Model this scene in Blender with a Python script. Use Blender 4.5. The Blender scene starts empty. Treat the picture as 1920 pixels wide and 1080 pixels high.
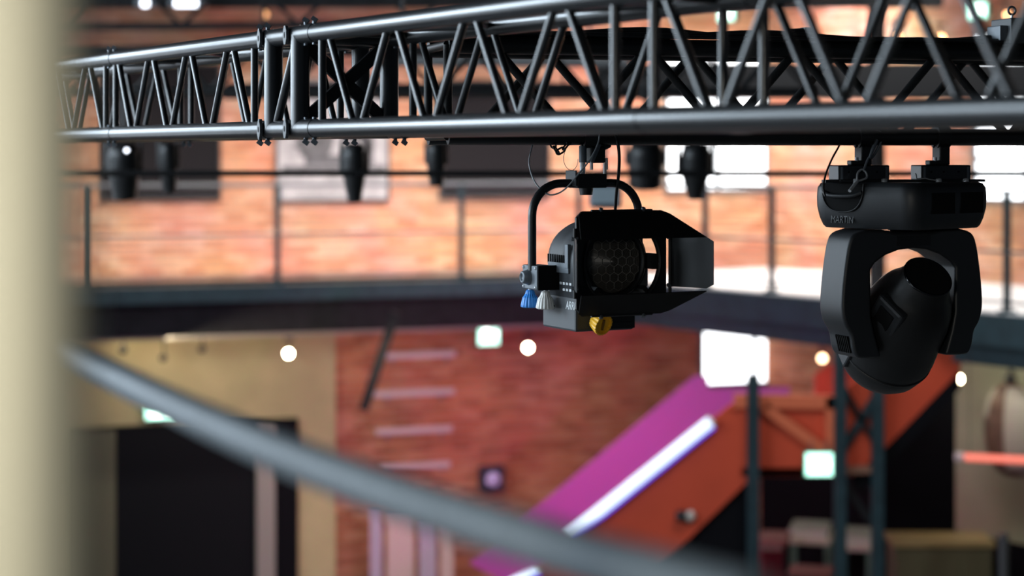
import bpy, bmesh, math, random
from mathutils import Vector, Matrix
random.seed(7)
R = math.radians
sc = bpy.context.scene
COL = sc.collection

# ------------------------------------------------------------------ camera, world, exposure
F = 3600.0            # focal length in pixels of the 1920 px wide photograph
HORIZ = 288.0         # horizon row
EYE = 5.6             # eye height over the hall floor (camera stands on the gallery, 4.1 m up)
cam = bpy.data.cameras.new('camera')
co = bpy.data.objects.new('camera', cam); COL.objects.link(co)
co.location = (0, 0, EYE); co.rotation_euler = (R(90), 0, 0)
cam.sensor_width = 36.0; cam.lens = F / 1920 * 36.0
cam.shift_y = (HORIZ - 540) / 1920
cam.clip_start = 0.05; cam.clip_end = 200
cam.dof.use_dof = True; cam.dof.focus_distance = F / 662; cam.dof.aperture_fstop = 1.75
cam.dof.aperture_blades = 0
sc.camera = co
w = bpy.data.worlds.new('hall_air'); sc.world = w; w.use_nodes = True
w.node_tree.nodes['Background'].inputs[0].default_value = (0.62, 0.78, 1.0, 1)
w.node_tree.nodes['Background'].inputs[1].default_value = 0.045
vs = sc.view_settings
vs.view_transform = 'Standard'; vs.look = 'None'; vs.gamma = 1; vs.use_curve_mapping = False
vs.exposure = 0.0
sc.cycles.use_denoising = True
sc.cycles.max_bounces = 6
sc.cycles.sample_clamp_indirect = 6

def area(name, loc, target, sx, sy, power, col, spread=180):
    l = bpy.data.lights.new(name, 'AREA'); l.shape = 'RECTANGLE'; l.size = sx; l.size_y = sy
    l.energy = power; l.color = col; l.spread = R(spread)
    o = bpy.data.objects.new(name, l); COL.objects.link(o); o.location = loc
    o.rotation_euler = (Vector(target) - Vector(loc)).to_track_quat('-Z', 'Y').to_euler()
    return o
def spot(name, loc, target, power, col, angle, blend=0.6, size=0.1):
    l = bpy.data.lights.new(name, 'SPOT'); l.energy = power; l.color = col
    l.spot_size = R(angle); l.spot_blend = blend; l.shadow_soft_size = size
    o = bpy.data.objects.new(name, l); COL.objects.link(o); o.location = loc
    o.rotation_euler = (Vector(target) - Vector(loc)).to_track_quat('-Z', 'Y').to_euler()
    return o
# daylight through the three tall windows of the left wall (built further down)
LEFT_X = -7.6
WIN_L = [(0.2, 2.6), (3.6, 6.0), (7.4, 9.8), (11.2, 13.6), (15.0, 17.4)]
WIN_P = (60, 330, 450, 190, 50)
for k, (y0, y1) in enumerate(WIN_L):
    area('daylight_window', (LEFT_X + 0.12, (y0 + y1) / 2, 7.0), (0.0, (y0 + y1) / 2, 6.2), y1 - y0 - .2, 3.0, WIN_P[k], (0.72, 0.87, 1.0))

# ------------------------------------------------------------------ helpers
def P(x, y, s):
    """pixel + scale (px per metre at that depth) -> world point"""
    return Vector(((x - 960) / s, F / s, EYE + (HORIZ - y) / s))

MATS = {}
def mat(name, col, rough=0.5, metal=0.0, emit=None, es=0.0, noise=0.0, nscale=20.0, bump=0.0, spec=0.5, coat=0.0, trans=0.0):
    if name in MATS: return MATS[name]
    m = bpy.data.materials.new(name); m.use_nodes = True
    nt = m.node_tree; b = nt.nodes['Principled BSDF']
    b.inputs['Base Color'].default_value = (*col, 1); b.inputs['Roughness'].default_value = rough
    b.inputs['Metallic'].default_value = metal; b.inputs['Specular IOR Level'].default_value = spec
    b.inputs['Coat Weight'].default_value = coat; b.inputs['Coat Roughness'].default_value = .16; b.inputs['Transmission Weight'].default_value = trans
    if emit:
        b.inputs['Emission Color'].default_value = (*emit, 1); b.inputs['Emission Strength'].default_value = es
    if noise > 0 or bump > 0:
        tc = nt.nodes.new('ShaderNodeTexCoord'); n = nt.nodes.new('ShaderNodeTexNoise')
        n.inputs['Scale'].default_value = nscale; n.inputs['Detail'].default_value = 4
        nt.links.new(tc.outputs['Object'], n.inputs['Vector'])
        if noise > 0:
            r = nt.nodes.new('ShaderNodeValToRGB')
            r.color_ramp.elements[0].position = .3; r.color_ramp.elements[1].position = .7
            r.color_ramp.elements[0].color = (*[c * (1 - noise) for c in col], 1)
            r.color_ramp.elements[1].color = (*[min(1, c * (1 + noise)) for c in col], 1)
            nt.links.new(n.outputs['Fac'], r.inputs[0]); nt.links.new(r.outputs[0], b.inputs['Base Color'])
        if bump > 0:
            bp = nt.nodes.new('ShaderNodeBump'); bp.inputs['Strength'].default_value = bump; bp.inputs['Distance'].default_value = .002
            nt.links.new(n.outputs['Fac'], bp.inputs['Height']); nt.links.new(bp.outputs[0], b.inputs['Normal'])
    MATS[name] = m; return m

def brick_mat(name, c0, c1, c2):
    m = bpy.data.materials.new(name); m.use_nodes = True; nt = m.node_tree; b = nt.nodes['Principled BSDF']
    g = nt.nodes.new('ShaderNodeNewGeometry'); r = nt.nodes.new('ShaderNodeValToRGB')
    r.color_ramp.elements[0].color = (*c0, 1); r.color_ramp.elements[1].color = (*c2, 1)
    e = r.color_ramp.elements.new(.5); e.color = (*c1, 1)
    nt.links.new(g.outputs['Random Per Island'], r.inputs[0])
    n = nt.nodes.new('ShaderNodeTexNoise'); n.inputs['Scale'].default_value = 1.1; n.inputs['Detail'].default_value = 5
    tc = nt.nodes.new('ShaderNodeTexCoord'); nt.links.new(tc.outputs['Object'], n.inputs['Vector'])
    mx = nt.nodes.new('ShaderNodeMix'); mx.data_type = 'RGBA'; mx.blend_type = 'MULTIPLY'; mx.inputs[0].default_value = .55
    nt.links.new(r.outputs[0], mx.inputs[6]); nt.links.new(n.outputs['Color'], mx.inputs[7])
    n2 = nt.nodes.new('ShaderNodeHueSaturation'); n2.inputs['Value'].default_value = 1.35
    nt.links.new(mx.outputs[2], n2.inputs['Color'])
    nt.links.new(n2.outputs[0], b.inputs['Base Color']); b.inputs['Roughness'].default_value = .9
    b.inputs['Specular IOR Level'].default_value = .2
    MATS[name] = m; return m

def tag(o, label=None, cat=None, group=None, kind=None):
    if label: o['label'] = label
    if cat: o['category'] = cat
    if group: o['group'] = group
    if kind: o['kind'] = kind
    return o
def empty(name, loc, label, cat, rz=0.0, group=None, scale=1.0):
    o = bpy.data.objects.new(name, None); COL.objects.link(o)
    o.empty_display_size = .1
    o.location = loc; o.rotation_euler = (0, 0, rz); o.scale = (scale,) * 3
    return tag(o, label, cat, group)
def link(name, me, parent=None, loc=None):
    o = bpy.data.objects.new(name, me); COL.objects.link(o)
    if parent: o.parent = parent
    if loc is not None: o.location = loc
    return o

class MB:
    """mesh builder: collects shapes into ONE mesh"""
    def __init__(s): s.v = []; s.f = []; s.sm = []
    def add(s, v, f, smooth=False):
        n = len(s.v); s.v += [tuple(p) for p in v]
        for q in f: s.f.append([i + n for i in q]); s.sm.append(smooth)
        return s
    def box(s, c, d, M=None):
        x, y, z = d[0] / 2, d[1] / 2, d[2] / 2; c = Vector(c)
        v = [Vector((sx * x, sy * y, sz * z)) for sx in (-1, 1) for sy in (-1, 1) for sz in (-1, 1)]
        if M is not None: v = [M @ p for p in v]
        return s.add([p + c for p in v], [(0, 1, 3, 2), (4, 6, 7, 5), (0, 4, 5, 1), (2, 3, 7, 6), (0, 2, 6, 4), (1, 5, 7, 3)])
    def tube(s, p0, p1, r, n=20, r1=None, cap=True):
        p0, p1 = Vector(p0), Vector(p1); d = (p1 - p0).normalized()
        a = d.orthogonal().normalized(); b = d.cross(a); r1 = r if r1 is None else r1
        ring = lambda p, rr: [p + (a * math.cos(2 * math.pi * k / n) + b * math.sin(2 * math.pi * k / n)) * rr for k in range(n)]
        A, B = ring(p0, r), ring(p1, r1)
        s.add(A + B, [(k, (k + 1) % n, n + (k + 1) % n, n + k) for k in range(n)], True)
        if cap:
            s.add(A, [list(range(n))[::-1]]); s.add(B, [list(range(n))])
        return s
    def sweep(s, pts, r, n=10, closed=False):
        pts = [Vector(p) for p in pts]; N = len(pts); rings = []
        prev = None
        for i in range(N):
            if closed: t = pts[(i + 1) % N] - pts[i - 1]
            else: t = pts[min(i + 1, N - 1)] - pts[max(i - 1, 0)]
            t.normalize()
            a = t.orthogonal().normalized() if prev is None else (prev - t * prev.dot(t)).normalized()
            prev = a; b = t.cross(a)
            rr = r[i] if isinstance(r, (list, tuple)) else r
            rings += [pts[i] + (a * math.cos(2 * math.pi * k / n) + b * math.sin(2 * math.pi * k / n)) * rr for k in range(n)]
        f = []
        for i in range(N if closed else N - 1):
            j = (i + 1) % N
            f += [(i * n + k, i * n + (k + 1) % n, j * n + (k + 1) % n, j * n + k) for k in range(n)]
        s.add(rings, f, True)
        if not closed:
            s.add(rings[:n], [list(range(n))[::-1]]); s.add(rings[-n:], [list(range(n))])
        return s
    def lathe(s, prof, M=None, n=40, smooth=True, rib=None, cap=True):
        """prof: (r, z) list round local z; rib=(count, depth) makes ribbed knobs"""
        v = []
        for r_, z in prof:
            for k in range(n):
                a = 2 * math.pi * k / n
                q = r_ * (1 + (rib[1] if (rib and (k * rib[0] * 2 // n) % 2) else 0))
                v.append(Vector((q * math.cos(a), q * math.sin(a), z)))
        if M is not None: v = [M @ p for p in v]
        f = []
        for i in range(len(prof) - 1):
            f += [(i * n + k, i * n + (k + 1) % n, (i + 1) * n + (k + 1) % n, (i + 1) * n + k) for k in range(n)]
        s.add(v, f, smooth)
        if cap: s.add(v[:n], [list(range(n))[::-1]]); s.add(v[-n:], [list(range(n))])
        return s
    def prism(s, poly, h0, h1, M=None):
        """poly in local xy, extruded h0..h1 in z, then M"""
        n = len(poly)
        v = [Vector((x, y, h0)) for x, y in poly] + [Vector((x, y, h1)) for x, y in poly]
        if M is not None: v = [M @ p for p in v]
        s.add(v[:n], [list(range(n))[::-1]]); s.add(v[n:], [list(range(n))])
        return s.add(v, [(k, (k + 1) % n, n + (k + 1) % n, n + k) for k in range(n)])
    def loft(s, rings, smooth=True):
        n = len(rings[0]); v = [p for r_ in rings for p in r_]; f = []
        for i in range(len(rings) - 1):
            f += [(i * n + k, i * n + (k + 1) % n, (i + 1) * n + (k + 1) % n, (i + 1) * n + k) for k in range(n)]
        s.add(v, f, smooth)
        s.add(rings[0], [list(range(n))[::-1]]); s.add(rings[-1], [list(range(n))])
        return s
    def build(s, name, m, parent=None, loc=None, bevel=0.0, angle=None):
        me = bpy.data.meshes.new(name); me.from_pydata(s.v, [], s.f)
        for p, q in zip(me.polygons, s.sm): p.use_smooth = q
        bm = bmesh.new(); bm.from_mesh(me); bmesh.ops.recalc_face_normals(bm, faces=bm.faces)
        bm.to_mesh(me); bm.free()
        me.materials.append(m)
        o = link(name, me, parent, loc)
        if bevel:
            bmesh_weld(me)
            b = o.modifiers.new('bevel', 'BEVEL'); b.width = bevel; b.segments = 2; b.limit_method = 'ANGLE'; b.angle_limit = R(40)
        return o
def bmesh_weld(me):
    bm = bmesh.new(); bm.from_mesh(me); bmesh.ops.remove_doubles(bm, verts=bm.verts, dist=1e-5)
    bmesh.ops.recalc_face_normals(bm, faces=bm.faces); bm.to_mesh(me); bm.free()

UNIT = {}
def bar(name, p0, p1, r, m, parent, n=18):
    """a tube between two points in the parent's space, sharing one unit cylinder mesh per material"""
    key = (m.name, n)
    if key not in UNIT:
        mb = MB().tube((0, 0, 0), (0, 0, 1), 1, n); me = bpy.data.meshes.new('tube')
        me.from_pydata(mb.v, [], mb.f)
        for p, q in zip(me.polygons, mb.sm): p.use_smooth = q
        me.materials.append(m); UNIT[key] = me
    p0, p1 = Vector(p0), Vector(p1); d = p1 - p0
    o = link(name, UNIT[key], parent)
    o.location = p0; o.rotation_euler = d.to_track_quat('Z', 'Y').to_euler(); o.scale = (r, r, d.length)
    return o
def rrect(lx, ly, r, z, n=6):
    out = []
    for cx, cy, a0 in ((lx / 2 - r, ly / 2 - r, 0), (-lx / 2 + r, ly / 2 - r, 90), (-lx / 2 + r, -ly / 2 + r, 180), (lx / 2 - r, -ly / 2 + r, 270)):
        for k in range(n + 1):
            a = R(a0 + 90 * k / n); out.append(Vector((cx + r * math.cos(a), cy + r * math.sin(a), z)))
    return out
def crom(pts, n=8):
    pts = [Vector(p) for p in pts]; q = [pts[0] * 2 - pts[1]] + pts + [pts[-1] * 2 - pts[-2]]; out = []
    for i in range(1, len(q) - 2):
        a, b, c, d = q[i - 1], q[i], q[i + 1], q[i + 2]
        for k in range(n):
            t = k / n
            out.append(.5 * (2 * b + (c - a) * t + (2 * a - 5 * b + 4 * c - d) * t * t + (3 * b - a - 3 * c + d) * t ** 3))
    out.append(pts[-1]); return out
def text_part(name, txt, size, m, parent, loc, rot, depth=.001, sx=1.0, shear=0.0):
    c = bpy.data.curves.new(name, 'FONT'); c.body = txt; c.size = size; c.extrude = depth
    c.align_x = 'CENTER'; c.align_y = 'CENTER'; c.shear = shear
    t = bpy.data.objects.new(name, c); COL.objects.link(t)
    dg = bpy.context.evaluated_depsgraph_get()
    me = bpy.data.meshes.new_from_object(t.evaluated_get(dg)); bpy.data.objects.remove(t)
    me.materials.append(m)
    o = link(name, me, parent, loc); o.rotation_euler = rot; o.scale = (sx, 1, 1)
    return o

# ------------------------------------------------------------------ materials
BLK = mat('black_truss_paint', (.009, .0105, .0125), .38, bump=.05, nscale=160, noise=.25, coat=.35)
BLK2 = mat('black_fixture_paint', (.006, .0063, .007), .45, bump=.05, nscale=300)
HOUS = mat('charcoal_housing', (.055, .06, .066), .5, bump=.05, nscale=300)
PLAST = mat('black_moulded_plastic', (.015, .017, .020), .45, bump=.12, nscale=700)
MATTE = mat('matte_black_sheet', (.003, .003, .0034), .8, spec=.2)
STEEL = mat('zinc_steel', (.62, .65, .68), .3, .35)
DSTEEL = mat('dull_grey_steel', (.16, .18, .2), .45, .6)
RUB = mat('black_rubber_cable', (.012, .012, .013), .4)
WIRE = mat('steel_wire_rope', (.42, .45, .48), .4, .3)
BLUE = mat('blue_plastic', (.04, .30, .85), .4)
WHITEP = mat('white_plastic', (.9, .89, .84), .45)
YEL = mat('yellow_plastic', (.95, .50, .02), .4)
GREYP = mat('grey_cast_metal', (.14, .16, .18), .45, .3)
LETT = mat('white_lettering', (.75, .78, .8), .5)
DLETT = mat('dark_lettering', (.002, .002, .002), .4)
LENS = mat('dark_fresnel_glass', (.085, .08, .072), .35, spec=.6)
GLASSD = mat('dark_lens_glass', (.002, .002, .003), .08)
SLATE = mat('slate_blue_steel', (.02, .042, .052), .55, 0, spec=.3, noise=.2, nscale=6)
RAILM = mat('galvanised_handrail', (.09, .112, .128), .6, 0, noise=.18, nscale=30)
CREAM = mat('cream_paint', (.66, .62, .46), .6, noise=.05, nscale=4)
PLASTER = mat('cream_plaster', (.47, .41, .22), .85, noise=.12, nscale=2)
SAGE = mat('sage_plaster', (.40, .42, .27), .85, noise=.1, nscale=2)
CONC = mat('grey_concrete', (.20, .19, .18), .8, noise=.25, nscale=1.5)
PALEF = mat('pale_gallery_floor', (.66, .66, .66), .6, noise=.06, nscale=3)
DARKST = mat('dark_structural_steel', (.014, .015, .017), .7, noise=.3, nscale=8, spec=.2)
BLACKW = mat('black_panel', (.005, .005, .007), .8, spec=.1)
DKFRAME = mat('dark_picture_panel', (.016, .015, .017), .9, spec=.05)
MORTAR = mat('mortar', (.34, .26, .21), .95)
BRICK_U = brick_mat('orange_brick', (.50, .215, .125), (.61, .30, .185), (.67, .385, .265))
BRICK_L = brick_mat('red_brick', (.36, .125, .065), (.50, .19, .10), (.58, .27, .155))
ORANGE = mat('orange_red_paint', (.62, .08, .035), .45, noise=.08, nscale=2)
INNER = mat('magenta_glow_panel', (.42, .10, .34), .6)  # magenta glow painted into the panel colour
ORANGE2 = mat('salmon_orange_steel', (.72, .17, .08), .45)
DOORM = mat('black_door', (.007, .008, .010), .7, spec=.1)
OLIVE = mat('olive_door_leaf', (.11, .11, .065), .7)
GPOST = mat('grey_post', (.30, .28, .25), .6)
WINW = mat('bright_window_pane', (.8, .85, .9), .3, emit=(.93, .97, 1.0), es=4.0)
WINF = mat('grey_window_frame', (.12, .13, .14), .5)
EXITM = mat('exit_sign_panel', (.6, .9, .8), .4, emit=(.50, 1.0, .80), es=2.6)
EXITW = mat('exit_sign_symbol', (.9, .95, .9), .4, emit=(.9, 1.0, .95), es=6.0)
EXITG = mat('green_sign_case', (.04, .25, .15), .5)
WARM = mat('warm_lamp_face', (1, .9, .7), .4, emit=(1.0, .84, .55), es=60)
WARMD = mat('amber_lamp_face', (1, .7, .4), .4, emit=(1.0, .48, .2), es=8)
COOLL = mat('cool_lamp_and_glint', (.9, .95, 1), .4, emit=(.86, .9, 1.0), es=5)
LEDW = mat('led_tube_face', (.9, .9, 1), .4, emit=(.66, .80, 1.0), es=1.2)
LEDB = mat('blue_halo_glow', (.1, .1, .8), .4, emit=(.12, .06, 1.0), es=1.0)  # glow colour for the halo round the light tubes
LEDM = mat('magenta_added_strip', (.9, .1, .8), .4, emit=(.9, .05, .95), es=48)
REDT = mat('red_neon_tube', (.8, .2, .15), .4, emit=(1.0, .20, .13), es=.8)
PALEG = mat('pale_green_top', (.66, .72, .52), .4)
GREENL = mat('green_leg', (.13, .30, .20), .5)
OLIVEB = mat('olive_counter', (.10, .085, .04), .7)
BROWNT = mat('brown_table', (.25, .12, .08), .6)
REDB = mat('dark_red_box', (.20, .03, .025), .6)
HULLB = mat('brown_hull', (.14, .085, .06), .45, noise=.4, nscale=6)
HULLW = mat('white_hull_stripe', (.42, .39, .32), .5)
BANN = mat('pale_banner', (.60, .47, .43), .7)
BANL = mat('lavender_banner', (.46, .40, .50), .7)
STRIP = mat('white_strip', (.62, .52, .50), .6)

# ------------------------------------------------------------------ the hall
GZ = EYE - 1.5                      # gallery floor level
L0 = Vector((-4.70, 21.4, 0)); K0 = Vector((.909, 23.4, 0)); R0 = Vector((4.776, 17.9, 0))
da = (K0 - L0).normalized(); na = Vector((-da.y, da.x, 0))       # left wing: along, outward
dr = (R0 - K0).normalized(); nr = Vector((-dr.y, dr.x, 0))       # right wing: along, outward
DL, DR = 1.0, 3.1                                                # gallery depths
LE = L0 - da * 4.2; RE = R0 + dr * 5.0
def isect(p, d, q, e):
    t = ((q.x - p.x) * e.y - (q.y - p.y) * e.x) / (d.x * e.y - d.y * e.x); return p + d * t
WC = isect(L0 + na * DL, da, R0 + nr * DR, dr)                    # corner of the two walls
def on_line(px, p, d):
    """point of the vertical plane p + t d that shows at pixel column px"""
    k = (px - 960) / F; t = (k * p.y - p.x) / (d.x - k * d.y); return p + d * t
def hz(py, pt): return EYE + (HORIZ - py) * pt.y / F

floor = MB().box((0, 14, -.05), (34, 44, .1)).build('floor', CONC); tag(floor, 'grey concrete floor of the hall', 'floor', kind='structure')
ceil = MB().box((0, 14, 10.6), (34, 44, .2)).build('ceiling', DARKST); tag(ceil, 'dark steel roof deck', 'ceiling', kind='structure')

def brick_face(mb, p, d, n, length, z0, z1, holes, bl=.25, bh=.078, j=.012, x0=0.0):
    """bricks with recessed joints on the face through p along d, facing -n"""
    row = 0; z = z0
    while z < z1 - .01:
        t = x0 - (bl / 2 if row % 2 else 0)
        while t < length:
            a, b = max(t, x0), min(t + bl - j, length); c = (a + b) / 2; zc = z + (bh - j) / 2
            if b - a > .03 and not any(h[0] < c < h[1] and h[2] < zc < h[3] for h in holes):
                pr = .010 + random.random() * .006
                q0, q1 = p + d * a, p + d * b
                zt = min(z + bh - j, z1)
                v = [Vector((q0.x, q0.y, z)) , Vector((q1.x, q1.y, z)), Vector((q1.x, q1.y, zt)), Vector((q0.x, q0.y, zt))]
                o = [u - n * pr for u in v]
                mb.add(v + o, [(4, 5, 6, 7), (0, 1, 5, 4), (1, 2, 6, 5), (2, 3, 7, 6), (3, 0, 4, 7)])
            t += bl
        z += bh; row += 1

# left-hand back wall: brick above, plaster and red brick below
pB = L0 + na * DL - da * 4.2; lenB = (WC - pB).length
wall_back = tag(MB().prism([(pB.x, pB.y), (WC.x, WC.y), (WC.x + na.x * .4, WC.y + na.y * .4), (pB.x + na.x * .4, pB.y + na.y * .4)], 0, 10.5).build('wall_back', MORTAR),
                'tall brick wall behind the far gallery', 'wall', kind='structure')
wq = lambda px: (on_line(px, pB, da) - pB).length
wW0, wW1 = wq(1247), wq(1436); ptW = on_line(1340, pB, da)
zW0, zW1 = hz(357, ptW), hz(96, ptW)
w2a, w2b = wq(1313), wq(1507); z2a, z2b = hz(722, ptW), hz(592, ptW)
split = wq(627)
mb = MB(); brick_face(mb, pB, da, na, lenB, 3.55, 8.2, [(wW0, wW1, zW0, zW1), (w2a, w2b, z2a, z2b)], x0=wq(60))
tag(mb.build('brick_courses', BRICK_U, wall_back), kind='stuff')
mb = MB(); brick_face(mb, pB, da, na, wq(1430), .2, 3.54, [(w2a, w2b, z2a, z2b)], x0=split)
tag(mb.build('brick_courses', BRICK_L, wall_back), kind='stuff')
def window(n, label, p, d, nrm, a, b, z0, z1, cols, rows, m=WINW):
    e = empty('window_%d' % n, p + d * ((a + b) / 2) + Vector((0, 0, z0)), label, 'window'); e['kind'] = 'structure'
    e.rotation_euler = (0, 0, math.atan2(d.y, d.x)); W = b - a; H = z1 - z0
    for i in range(cols):
        for k in range(rows):
            MB().box((-W / 2 + W * (i + .5) / cols, -.015, H * (k + .5) / rows), (W / cols - .05, .02, H / rows - .05)).build('pane', m, e)
    for i in range(cols + 1):
        MB().box((-W / 2 + W * i / cols, -.03, H / 2), (.05, .06, H + .05)).build('mullion', WINF, e)
    for k in range(rows + 1):
        MB().box((0, -.03, H * k / rows), (W, .05, .05)).build('glazing_bar', WINF, e)
    return e
window(1, 'bright daylit window over the far gallery corner, behind the black spotlight', pB, da, na, wW0, wW1, zW0, zW1, 2, 3)
window(2, 'bright white window under the gallery above the orange staircase', pB, da, na, w2a, w2b, z2a, z2b, 2, 1)
# plaster on the lower left
pp = pB - na * .07
plast = tag(MB().prism([(pp.x, pp.y), (pp.x + da.x * split, pp.y + da.y * split), (pB.x + da.x * split, pB.y + da.y * split), (pB.x, pB.y)], 0, 3.68).build('wall_plaster', PLASTER),
            'cream plaster lower wall with the dark doorway', 'wall', kind='structure')

# right-hand wall: orange brick above, sage panel and black dado below
pR = WC.copy(); lenR = 14.0
qR = pR + dr * lenR
wall_right = tag(MB().prism([(pR.x, pR.y), (qR.x, qR.y), (qR.x + nr.x * .4, qR.y + nr.y * .4), (pR.x + nr.x * .4, pR.y + nr.y * .4)], 0, 10.5).build('wall_right', MORTAR),
                 'brick wall behind the right-hand gallery', 'wall', kind='structure')
rq = lambda px: (on_line(px, pR, dr) - pR).length
ptR = on_line(1900, pR, dr)
r0, r1 = rq(1832), rq(2030); zr0, zr1 = hz(377, ptR), hz(60, ptR)
mb = MB(); brick_face(mb, pR, dr, nr, rq(2150), 3.55, 8.2, [(r0, r1, zr0, zr1)])
tag(mb.build('brick_courses', BRICK_U, wall_right), kind='stuff')
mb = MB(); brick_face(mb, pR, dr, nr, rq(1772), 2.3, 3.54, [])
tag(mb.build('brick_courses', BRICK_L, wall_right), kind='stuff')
window(3, 'bright tall window at the right edge behind the moving head lamp', pR, dr, nr, r0, r1, zr0, zr1, 2, 4)
# sage wall lower right
sg = nr * -.08
a0, a1 = rq(1772), lenR; s0, s1 = pR + dr * a0, pR + dr * a1
tag(MB().prism([(s0.x + sg.x, s0.y + sg.y), (s1.x + sg.x, s1.y + sg.y), (s1.x, s1.y), (s0.x, s0.y)], hz(1003, on_line(1850, pR, dr)), 3.75).build('wall_sage', SAGE),
    'sage green plaster wall beside the black stair void', 'wall', kind='structure')
tag(MB().prism([(s0.x + sg.x, s0.y + sg.y), (s1.x + sg.x, s1.y + sg.y), (s1.x, s1.y), (s0.x, s0.y)], 0, hz(1004, on_line(1850, pR, dr))).build('trim_1', BLACKW),
    'black dado under the sage green wall', 'wall base', kind='structure')

# gallery slabs
def slab(name, m, pts, z0, z1, label):
    return tag(MB().prism([(p.x, p.y) for p in pts], z0, z1).build(name, m), label, 'gallery', kind='structure')
slab('floor_gallery_back', CONC, [LE, K0, WC, pB], GZ - .12, GZ, 'narrow far gallery walkway along the brick wall')
slab('floor_gallery_right', PALEF, [K0, RE, RE + nr * DR, WC], GZ - .12, GZ, 'broad pale right-hand gallery walkway')
def fascia(name, p, q, n, z0, z1, th, label):
    return tag(MB().prism([(p.x, p.y), (q.x, q.y), (q.x - n.x * th, q.y - n.y * th), (p.x - n.x * th, p.y - n.y * th)], z0, z1).build(name, SLATE), label, 'steel beam', kind='structure')
fascia('trim_2', LE, K0, na, GZ - .19, GZ - .01, .06, 'slate blue steel edge of the far gallery')
fascia('trim_3', K0, RE, nr, GZ - .32, GZ - .02, .06, 'slate blue steel edge of the right-hand gallery')
# beams and dark services under the gallery
def beam(name, p, q, wd, z0, z1, m, label, kind=None, cat='beam'):
    d = (q - p).normalized(); n = Vector((-d.y, d.x, 0)) * wd / 2
    return tag(MB().prism([((p - n).x, (p - n).y), ((q - n).x, (q - n).y), ((q + n).x, (q + n).y), ((p + n).x, (p + n).y)], z0, z1).build(name, m), label, cat, kind=kind)
TR = L0 + na * .35
beam('trim_4', LE + na * .5, K0 + na * .5 + da * .3, .7, GZ - .58, GZ - .13, DARKST, 'dark steel joists under the far gallery', 'structure')
beam('trim_5', LE + na * .25, K0 + na * .25, .08, GZ - .62, GZ - .53, GPOST, 'grey cable tray hanging under the far gallery', 'structure')
beam('trim_6', K0 + nr * .4, RE + nr * .4, .3, GZ - .55, GZ - .33, SLATE, 'grey steel girder under the right-hand gallery', 'structure')

# gallery railings
def railing(label, p, d, pxs, zt, ext0, ext1):
    e = empty('gallery_railing', (p.x, p.y, GZ), label, 'railing', group=None)
    loc = Vector((p.x, p.y, GZ)); H = zt
    for px in pxs:
        q = on_line(px, p, d) - Vector((p.x, p.y, 0))
        MB().box((q.x, q.y, H / 2), (.07, .045, H)).build('post', SLATE, e)
        MB().box((q.x, q.y, .01), (.16, .12, .02)).build('base_plate', SLATE, e)
    a, b = d * ext0, d * ext1
    bar('handrail', a + Vector((0, 0, H)), b + Vector((0, 0, H)), .022, DSTEEL, e)
    bar('middle_rail', a + Vector((0, 0, H * .5)), b + Vector((0, 0, H * .5)), .016, DSTEEL, e)
    bar('bottom_rail', a + Vector((0, 0, H * .08)), b + Vector((0, 0, H * .08)), .012, DSTEEL, e)
    for k in range(14):
        if k in (0, 7): continue
        bar('wire', a + Vector((0, 0, H * (k + .5) / 14.5)), b + Vector((0, 0, H * (k + .5) / 14.5)), .003, DSTEEL, e, 6)
    return e
railing('slate railing of the far gallery in front of the pictures', L0 + na * .05, da, (-190, 160, 520, 865, 1085), 1.14, -4.1, (K0 - L0).length)
railing('slate railing of the right-hand gallery by the bright floor', K0 + nr * .05, dr, (1322, 1447, 1590, 1735, 1888, 2060), 1.14, .1, 11.0)

# pictures on the far wall
def picture(px0, px1, y0, y1, m, label, inner=None):
    a, b = on_line(px0, pB, da), on_line(px1, pB, da); c = (a + b) / 2; W = (b - a).length
    z0, z1 = hz(y1, c), hz(y0, c)
    e = empty('wall_picture', Vector((c.x, c.y, z0)) - na * .02, label, 'picture', rz=math.atan2(da.y, da.x), group='pictures on the far gallery wall')
    MB().box((0, -.02, (z1 - z0) / 2), (W, .03, z1 - z0)).build('panel', m, e)
    fr = mat('charcoal_frame', (.03, .03, .033), .5)
    for sx in (-1, 1): MB().box((sx * (W / 2 - .012), -.03, (z1 - z0) / 2), (.024, .05, z1 - z0)).build('frame_side', fr, e)
    for k in (0, 1): MB().box((0, -.03, .012 + k * (z1 - z0 - .024)), (W, .05, .024)).build('frame_rail', fr, e)
    if inner: inner(e, W, z1 - z0)
PHOTO = mat('pale_photo_print', (.36, .35, .37), .5, noise=.25, nscale=5)
PHOTOD = mat('dark_photo_print', (.09, .09, .1), .5, noise=.5, nscale=7)
def photo(e, W, H):
    mb = MB()
    n = 24; pts = [(-W * .16 + W * .17 * math.cos(2 * math.pi * k / n) * (1 + .2 * math.sin(3 * k)), H * .50 + H * .16 * math.sin(2 * math.pi * k / n)) for k in range(n)]
    mb.prism(pts, .036, .040, Matrix.Rotation(R(90), 4, 'X'))
    mb.box((.02, -.038, H * .27), (W * .9, .004, H * .045)); mb.box((-.1, -.038, H * .34), (W * .35, .004, H * .08))
    mb.box((W * .3, -.038, H * .5), (W * .12, .004, H * .4))
    mb.build('printed_image', PHOTOD, e)
picture(184, 412, 118, 376, DKFRAME, 'large dark picture panel, leftmost on the far gallery wall')
picture(514, 728, 150, 378, PHOTO, 'black and white photo print on the far gallery wall', photo)
picture(822, 1028, 150, 371, DKFRAME, 'dark charcoal picture panel left of the barn-door spotlight')

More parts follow.
